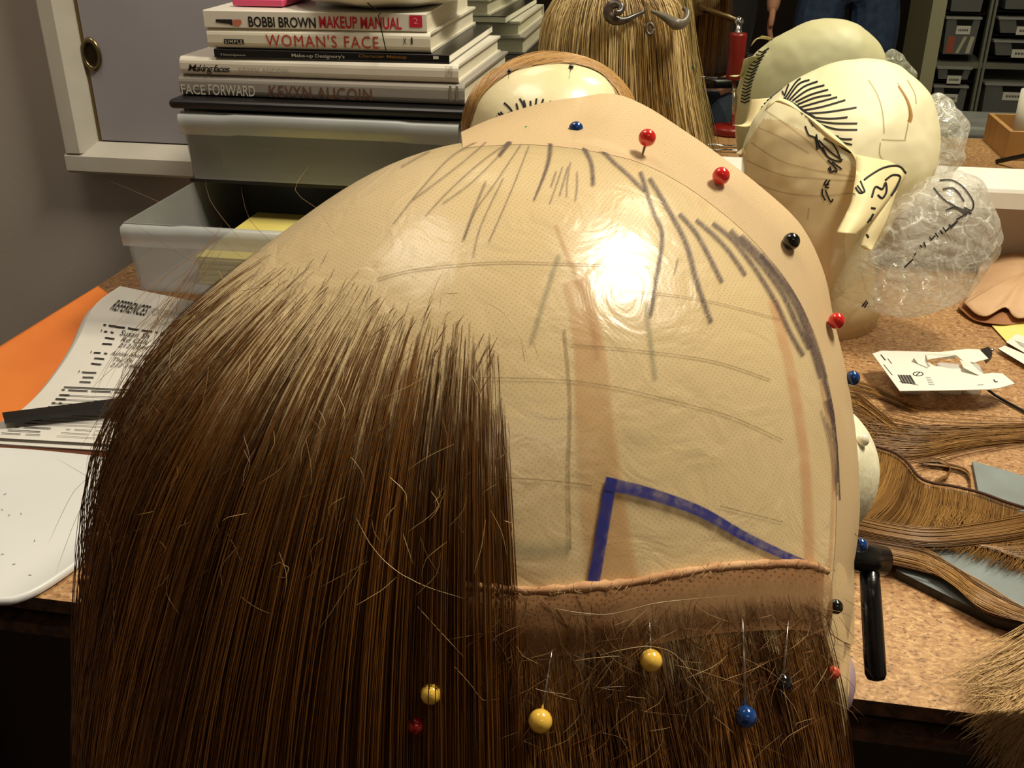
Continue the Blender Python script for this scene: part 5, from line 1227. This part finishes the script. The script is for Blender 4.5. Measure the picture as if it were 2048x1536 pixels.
def bin_(px0, px1, py0, py1, zfloor, lab, content=None, tall=True):
    a = VW(px0, py0, VS - .02); b = VW(px1, py1, VS - .02); z1 = a.z; z0 = max(b.z, zfloor + .001); 
    near = px0 < 1950; xa, xb = (xp1 + .012, x2 - .03) if near else (x3 + .016, x4 - .03)
    if abs(z0 - zfloor) > .02 and not tall: pass
    t = thing('storage_bin', ((xa + xb) / 2, SY - .15, z0), lab, 'storage bin', 'labelled bins on the shelves in the mirror')
    f = SY + .018; w = xb - xa; h = z1 - z0; tp = .03 * w
    mb = MB(); mb.prism([(xa + tp * 2, f, z0), (xb - tp * 2, f, z0), (xb, f, z1 - .008), (xa, f, z1 - .008)], (0, -.33, 0), M_BIN); mb.build('body', t)
    mb = MB(); mb.box((xa - .004, f - .335, z1 - .008), (xb + .004, f + .004, z1), mat('bin_rim', (170, 170, 166), .35)); mb.build('rim', t)
    cx = (xa + xb) / 2 + w * .04; lw = w * .22
    mb = MB(); mb.prism([(cx - lw, f + .0015, z1 - .03), (cx + lw, f + .0015, z1 - .03), (cx + lw * 1.15, f + .0015, z1 - .009), (cx - lw * 1.15, f + .0015, z1 - .009)], (0, -.001, 0), M_BLACK); plab(mb.build('handle_notch', t), 'dark handle notch')
    mb = MB(); mb.prism([(cx - lw * .95, f + .002, z1 - .062), (cx + lw * .95, f + .002, z1 - .062), (cx + lw * .95, f + .002, z1 - .032), (cx - lw * .95, f + .002, z1 - .032)], (0, -.0012, 0), M_LABEL)
    for k in range(6):
        xx = cx - lw * .7 + lw * 1.4 * k / 6; mb.prism([(xx, f + .0026, z1 - .051), (xx + lw * .17, f + .0026, z1 - .051), (xx + lw * .17, f + .0026, z1 - .043), (xx, f + .0026, z1 - .043)], (0, -.0004, 0), inkc('label_grey', (110, 108, 104)))
    mb.build('label', t)
    if content:
        for k, (c, u0, u1, tilt) in enumerate(content):
            mb = MB(); X0, X1 = xa + w * u0, xa + w * u1; mb.prism([(X0, f + .001, z0 + .004), (X1, f + .001, z0 + .004), (X1 + tilt * w, f + .001, z1 - .07), (X0 + tilt * w, f + .001, z1 - .07)], (0, -.0005, 0), mat('content_%d_%d_%d' % c, c, .6)); mb.build('contents', t)
bin_(1884, 1975, -60, 24, zl[1], 'top storage bin of the near shelf column, partly cut off above')
bin_(1876, 1962, 33, 110, zl[1], 'storage bin with orange and pale contents, middle of the near column', [((176, 92, 70), .12, .34, .02), ((196, 196, 160), .42, .52, .18), ((200, 204, 176), .72, .84, .08)])
bin_(1864, 1950, 133, 160, VW(1900, 160, VS - .02).z - .001, 'shallow storage bin right under the shelf board, near column')
bin_(1853, 1945, 170, 330, zl[0], 'deep storage bin at the bottom of the near shelf column')
bin_(1995, 2110, -50, 20, zl[1], 'top storage bin of the far shelf column, partly cut off above')
bin_(1990, 2105, 34, 68, VW(2000, 68, VS - .02).z - .001, 'shallow storage bin second from top in the far shelf column')
bin_(1984, 2100, 80, 113, VW(2000, 113, VS - .02).z - .001, 'storage bin with a round white jar showing, far shelf column')
bin_(1968, 2085, 166, 330, zl[0], 'deep storage bin at the bottom of the far shelf column')
for z, (xa, xb) in ((VW(1900, 162, VS - .02).z, (xp1, x2)), (VW(2000, 70, VS - .02).z, (x3, x4)), (VW(1900, 26, VS - .02).z, (xp1, x2)), (VW(2000, 22, VS - .02).z, (x3, x4)), (VW(2000, 115, VS - .02).z, (x3, x4))):
    mb = MB(); mb.box((xa, SY - .4, z - .006), (xb, SY - .005, z - .001), M_BLACK); mb.build('shelf_rail', shf)

# people seen in the mirror
def skinned(name, verts, edges, m, parent=None, sub=2, root=0):
    me = bpy.data.meshes.new(name); me.from_pydata([v[0] for v in verts], [], []) if False else me.from_pydata([Vector(v[0]) for v in verts], edges, [])
    o = bpy.data.objects.new(name, me); COL.objects.link(o)
    md = o.modifiers.new('skin', 'SKIN'); 
    sv = me.skin_vertices[0] if me.skin_vertices else None
    if sv is None:
        bm = bmesh.new(); bm.from_mesh(me); bm.verts.layers.skin.verify(); bm.to_mesh(me); bm.free(); sv = me.skin_vertices[0]
    for i, v in enumerate(verts):
        r = v[1] if isinstance(v[1], tuple) else (v[1], v[1]); sv.data[i].radius = r; sv.data[i].use_root = (i == root)
    s = o.modifiers.new('smooth', 'SUBSURF'); s.levels = sub; s.render_levels = sub
    me.materials.append(m)
    for p in me.polygons: p.use_smooth = True
    if parent is not None: o.parent = parent; o.location = -wl(parent)
    return o
M_JEANS = mat('denim', (58, 78, 112), .8, c2=(44, 60, 92), scale=40, bump=.3, bscale=400)
M_JEANS2 = mat('dark_denim', (44, 54, 72), .8, c2=(34, 42, 58), scale=40, bump=.3, bscale=400)
M_TOP = mat('dark_top', (26, 22, 26), .8, bump=.2, bscale=60)
M_SKIN = mat('skin', (206, 150, 122), .5, c2=(196, 138, 110), scale=20)
M_SHOE = mat('shoe_black', (20, 18, 18), .4)
M_PHAIR = hairmat('person_hair', (60, 36, 18), (150, 104, 54))
def person(name, label, base, face, pose, jeans, shirt, long_hair):
    """base: point on the floor below the hips; face: direction looked in; pose: joint positions (right, forward, up)"""
    f = Vector((face[0], face[1], 0)).normalized(); r = Vector((f.y, -f.x, 0)); B = Vector((base[0], base[1], 0))
    W = lambda p: B + r * p[0] + f * p[1] + Vector((0, 0, p[2]))
    t = thing(name, B, label, 'person'); J = {k: W(v) for k, v in pose.items()}; mid = lambda a, b, s=.5: a.lerp(b, s)
    pel = J['pelvis']; ch = J['chest']; nk = J['neck']; hd_ = J['head']; up = (nk - pel).normalized()
    V = [(pel, .10), (mid(pel, ch), (.105, .09)), (ch, (.125, .10)), (mid(ch, nk, .75), .075), (nk, .05), (mid(nk, hd_, .45), .055), (hd_, (.076, .092)), (hd_ + Vector((0, 0, .07)), .07)]; E = [(i, i + 1) for i in range(7)]
    for s in ('l', 'r'):
        k = len(V); V += [(J['sh_' + s], .055), (mid(J['sh_' + s], J['el_' + s]), .047), (J['el_' + s], .04), (mid(J['el_' + s], J['wr_' + s], .4), .038), (J['wr_' + s], .026), (J['wr_' + s] + (J['wr_' + s] - J['el_' + s]).normalized() * .05, (.036, .02))]
        E += [(3, k)] + [(k + i, k + i + 1) for i in range(5)]
    for s in ('l', 'r'):
        k = len(V); V += [(J['hip_' + s], .088), (mid(J['hip_' + s], J['kn_' + s]), .075), (J['kn_' + s], .056), (mid(J['kn_' + s], J['an_' + s], .35), .055), (J['an_' + s], .036), (J['an_' + s] + f * .12 + Vector((0, 0, -.045)), .034)]
        E += [(0, k)] + [(k + i, k + i + 1) for i in range(5)]
    body = skinned('body', V, E, M_SKIN, t)
    # hands: five fingers closing round what is held or hanging
    for s in ('l', 'r'):
        wr = J['wr_' + s]; d = (wr - J['el_' + s]).normalized(); sd = d.cross(f).normalized() if abs(d.dot(f)) < .8 else d.cross(Vector((0, 0, 1))).normalized(); pn_ = sd.cross(d).normalized(); palm = wr + d * .055
        for q, (off_, ln) in enumerate(((-.026, .062), (-.009, .072), (.009, .068), (.025, .052))):
            p0 = palm + f * off_ if abs(d.dot(f)) < .8 else palm + sd * off_
            inn = pn_ if abs(d.dot(f)) >= .8 else sd
            skinned('finger', [(p0, .0095), (p0 + d * .04, .009), (p0 + d * (.04 + ln * .45) + inn * .008, .0085), (p0 + d * (.045 + ln * .8) + inn * .022, .007)], [(0, 1), (1, 2), (2, 3)], M_SKIN, body, 1)
        side = f if abs(d.dot(f)) < .8 else -sd
        p0 = wr + d * .025 + side * .022; skinned('thumb', [(p0, .012), (p0 + d * .03 + side * .02, .011), (p0 + d * .058 + side * .022, .009)], [(0, 1), (1, 2)], M_SKIN, body, 1)
    # face
    mb = MB()
    for e in (-.03, .03): mb.sphere(hd_ + f * .083 + r * e + Vector((0, 0, .015)), .012, M_WHITE, 12, 8); mb.sphere(hd_ + f * .0915 + r * e + Vector((0, 0, .015)), .006, M_BLACK, 10, 6)
    mb.build('eyes', body)
    mb = MB(); mb.tube([hd_ + f * .088 + Vector((0, 0, .02)), hd_ + f * .105 + Vector((0, 0, -.012)), hd_ + f * .09 + Vector((0, 0, -.018))], [.006, .012, .008], M_SKIN, 10); mb.tube([hd_ + f * .086 + r * -.024 + Vector((0, 0, -.044)), hd_ + f * .094 + Vector((0, 0, -.045)), hd_ + f * .086 + r * .024 + Vector((0, 0, -.044))], [.003, .006, .003], mat('lips', (170, 92, 84), .5), 8)
    for e in (-.085, .085): mb.sphere(hd_ + r * e, .022, M_SKIN, 12, 8, scale=(.5, .7, 1.2))
    mb.build('nose_and_mouth', body)
    Vt = [(pel + up * .06, (.118, .112)), (mid(pel, ch), (.122, .104)), (ch, (.142, .112)), (mid(ch, nk, .7), .088)]; Et = [(0, 1), (1, 2), (2, 3)]
    for s in ('l', 'r'):
        k = len(Vt); Vt += [(J['sh_' + s], .066), (mid(J['sh_' + s], J['el_' + s], .8), .056)]; Et += [(3, k), (k, k + 1)]
    skinned('shirt', Vt, Et, shirt, t)
    Vj = [(pel + up * .04, (.122, .115)), (pel - up * .03, (.122, .115))]; Ej = [(0, 1)]
    for s in ('l', 'r'):
        k = len(Vj); Vj += [(J['hip_' + s], .10), (mid(J['hip_' + s], J['kn_' + s]), .088), (J['kn_' + s], .068), (mid(J['kn_' + s], J['an_' + s], .4), .066), (J['an_' + s] + Vector((0, 0, .02)), .056)]; Ej += [(1, k)] + [(k + i, k + i + 1) for i in range(4)]
    jn = skinned('jeans', Vj, Ej, jeans, t)
    mb = MB(); ring = [pel + up * .07 + (r * math.cos(a) * .150 + f * math.sin(a) * .125) for a in np.linspace(0, 2 * math.pi, 40)]; mb.tube(ring, .014, M_BLACK, 8, caps=False); bl_ = mb.build('belt', t)
    mb = MB(); c = pel + up * .07 + f * .14; mb.tube([c + r * .035 + up * .016, c - r * .03 + up * .016, c - r * .04, c - r * .03 - up * .016, c + r * .035 - up * .016], .004, M_CHROME, 8); plab(mb.build('buckle', bl_), 'bright buckle')
    for s in ('l', 'r'):
        a = J['an_' + s]; mb = MB(); mb.sphere(Vector((a.x, a.y, .042)) + f * .055, .14, M_SHOE, scale=(.36, .36, .29) if False else (.9 * abs(f.x) + .34, .9 * abs(f.y) + .34, .29)); mb.build('shoe', t)
    paths = []; rad = []; tin = []
    for _ in range(420):
        a = random.uniform(0, 2 * math.pi); el = random.uniform(.05, 1.5); u = Vector((math.cos(a) * math.cos(el), math.sin(a) * math.cos(el), math.sin(el)))
        if u.dot(f) > .35 and u.z < .75: continue
        o = hd_ + Vector((0, 0, .045)); P = []; k = 6 if not long_hair else 11
        for i in range(k): 
            e2 = el - i * .22
            if e2 > -.2: q = o + Vector((math.cos(a) * math.cos(e2), math.sin(a) * math.cos(e2), math.sin(e2) * 1.05)) * .112
            else: q = P[-1] + Vector((u.x * .004, u.y * .004, -.03))
            P.append(q)
        paths.append(P); rad.append(.0016); tin.append(random.random())
    strands('hair', paths, rad, tin, M_PHAIR, t)
    return t
seated = dict(pelvis=(0, 0, .655), chest=(0, .03, .93), neck=(0, .03, 1.12), head=(0, .05, 1.27), sh_l=(-.17, .02, 1.07), sh_r=(.17, .02, 1.07), el_l=(-.20, .06, .98), el_r=(.20, .06, .98), wr_l=(-.085, .17, 1.12), wr_r=(.085, .17, 1.12),
              hip_l=(-.09, .02, .62), hip_r=(.09, .02, .62), kn_l=(-.13, .40, .58), kn_r=(.13, .40, .58), an_l=(-.12, .36, .09), an_r=(.12, .36, .09))
person('person', 'seated person in dark top and blue jeans with bright belt buckle, mirrored', (.01, -.30), (0, 1), seated, M_JEANS2, M_TOP, True)
st = thing('stool', (.01, -.33, 0), 'plain round stool under the seated person', 'stool')
mb = MB(); mb.lathe([(0, .46), (.15, .46), (.165, .472), (.165, .488), (.15, .50), (0, .50)], M_BLACK, (.01, -.33, 0)); mb.build('seat', st)
for sx, sy in ((1, 1), (1, -1), (-1, 1), (-1, -1)):
    mb = MB(); mb.tube([(.01 + sx * .09, -.33 + sy * .09, .462), (.01 + sx * .15, -.33 + sy * .15, 0)], .012, M_STEEL, 10); mb.build('leg', st)
hp = VW(1695, 20, 3.8)
standing = dict(pelvis=(0, 0, .93), chest=(0, .01, 1.22), neck=(0, 0, 1.45), head=(0, .02, 1.59), sh_l=(-.18, 0, 1.40), sh_r=(.18, 0, 1.40), el_l=(-.235, .0, 1.08), el_r=(.21, .06, 1.10), wr_l=(-.25, .04, .83), wr_r=(.10, .22, 1.16),
                hip_l=(-.09, 0, .88), hip_r=(.09, 0, .88), kn_l=(-.10, .02, .50), kn_r=(.10, .02, .50), an_l=(-.10, 0, .09), an_r=(.10, 0, .09))
person('person', 'standing person in blue jeans with one bare arm hanging, far back in the mirror', (hp.x, hp.y), (0, 1), standing, M_JEANS, M_TOP, False)
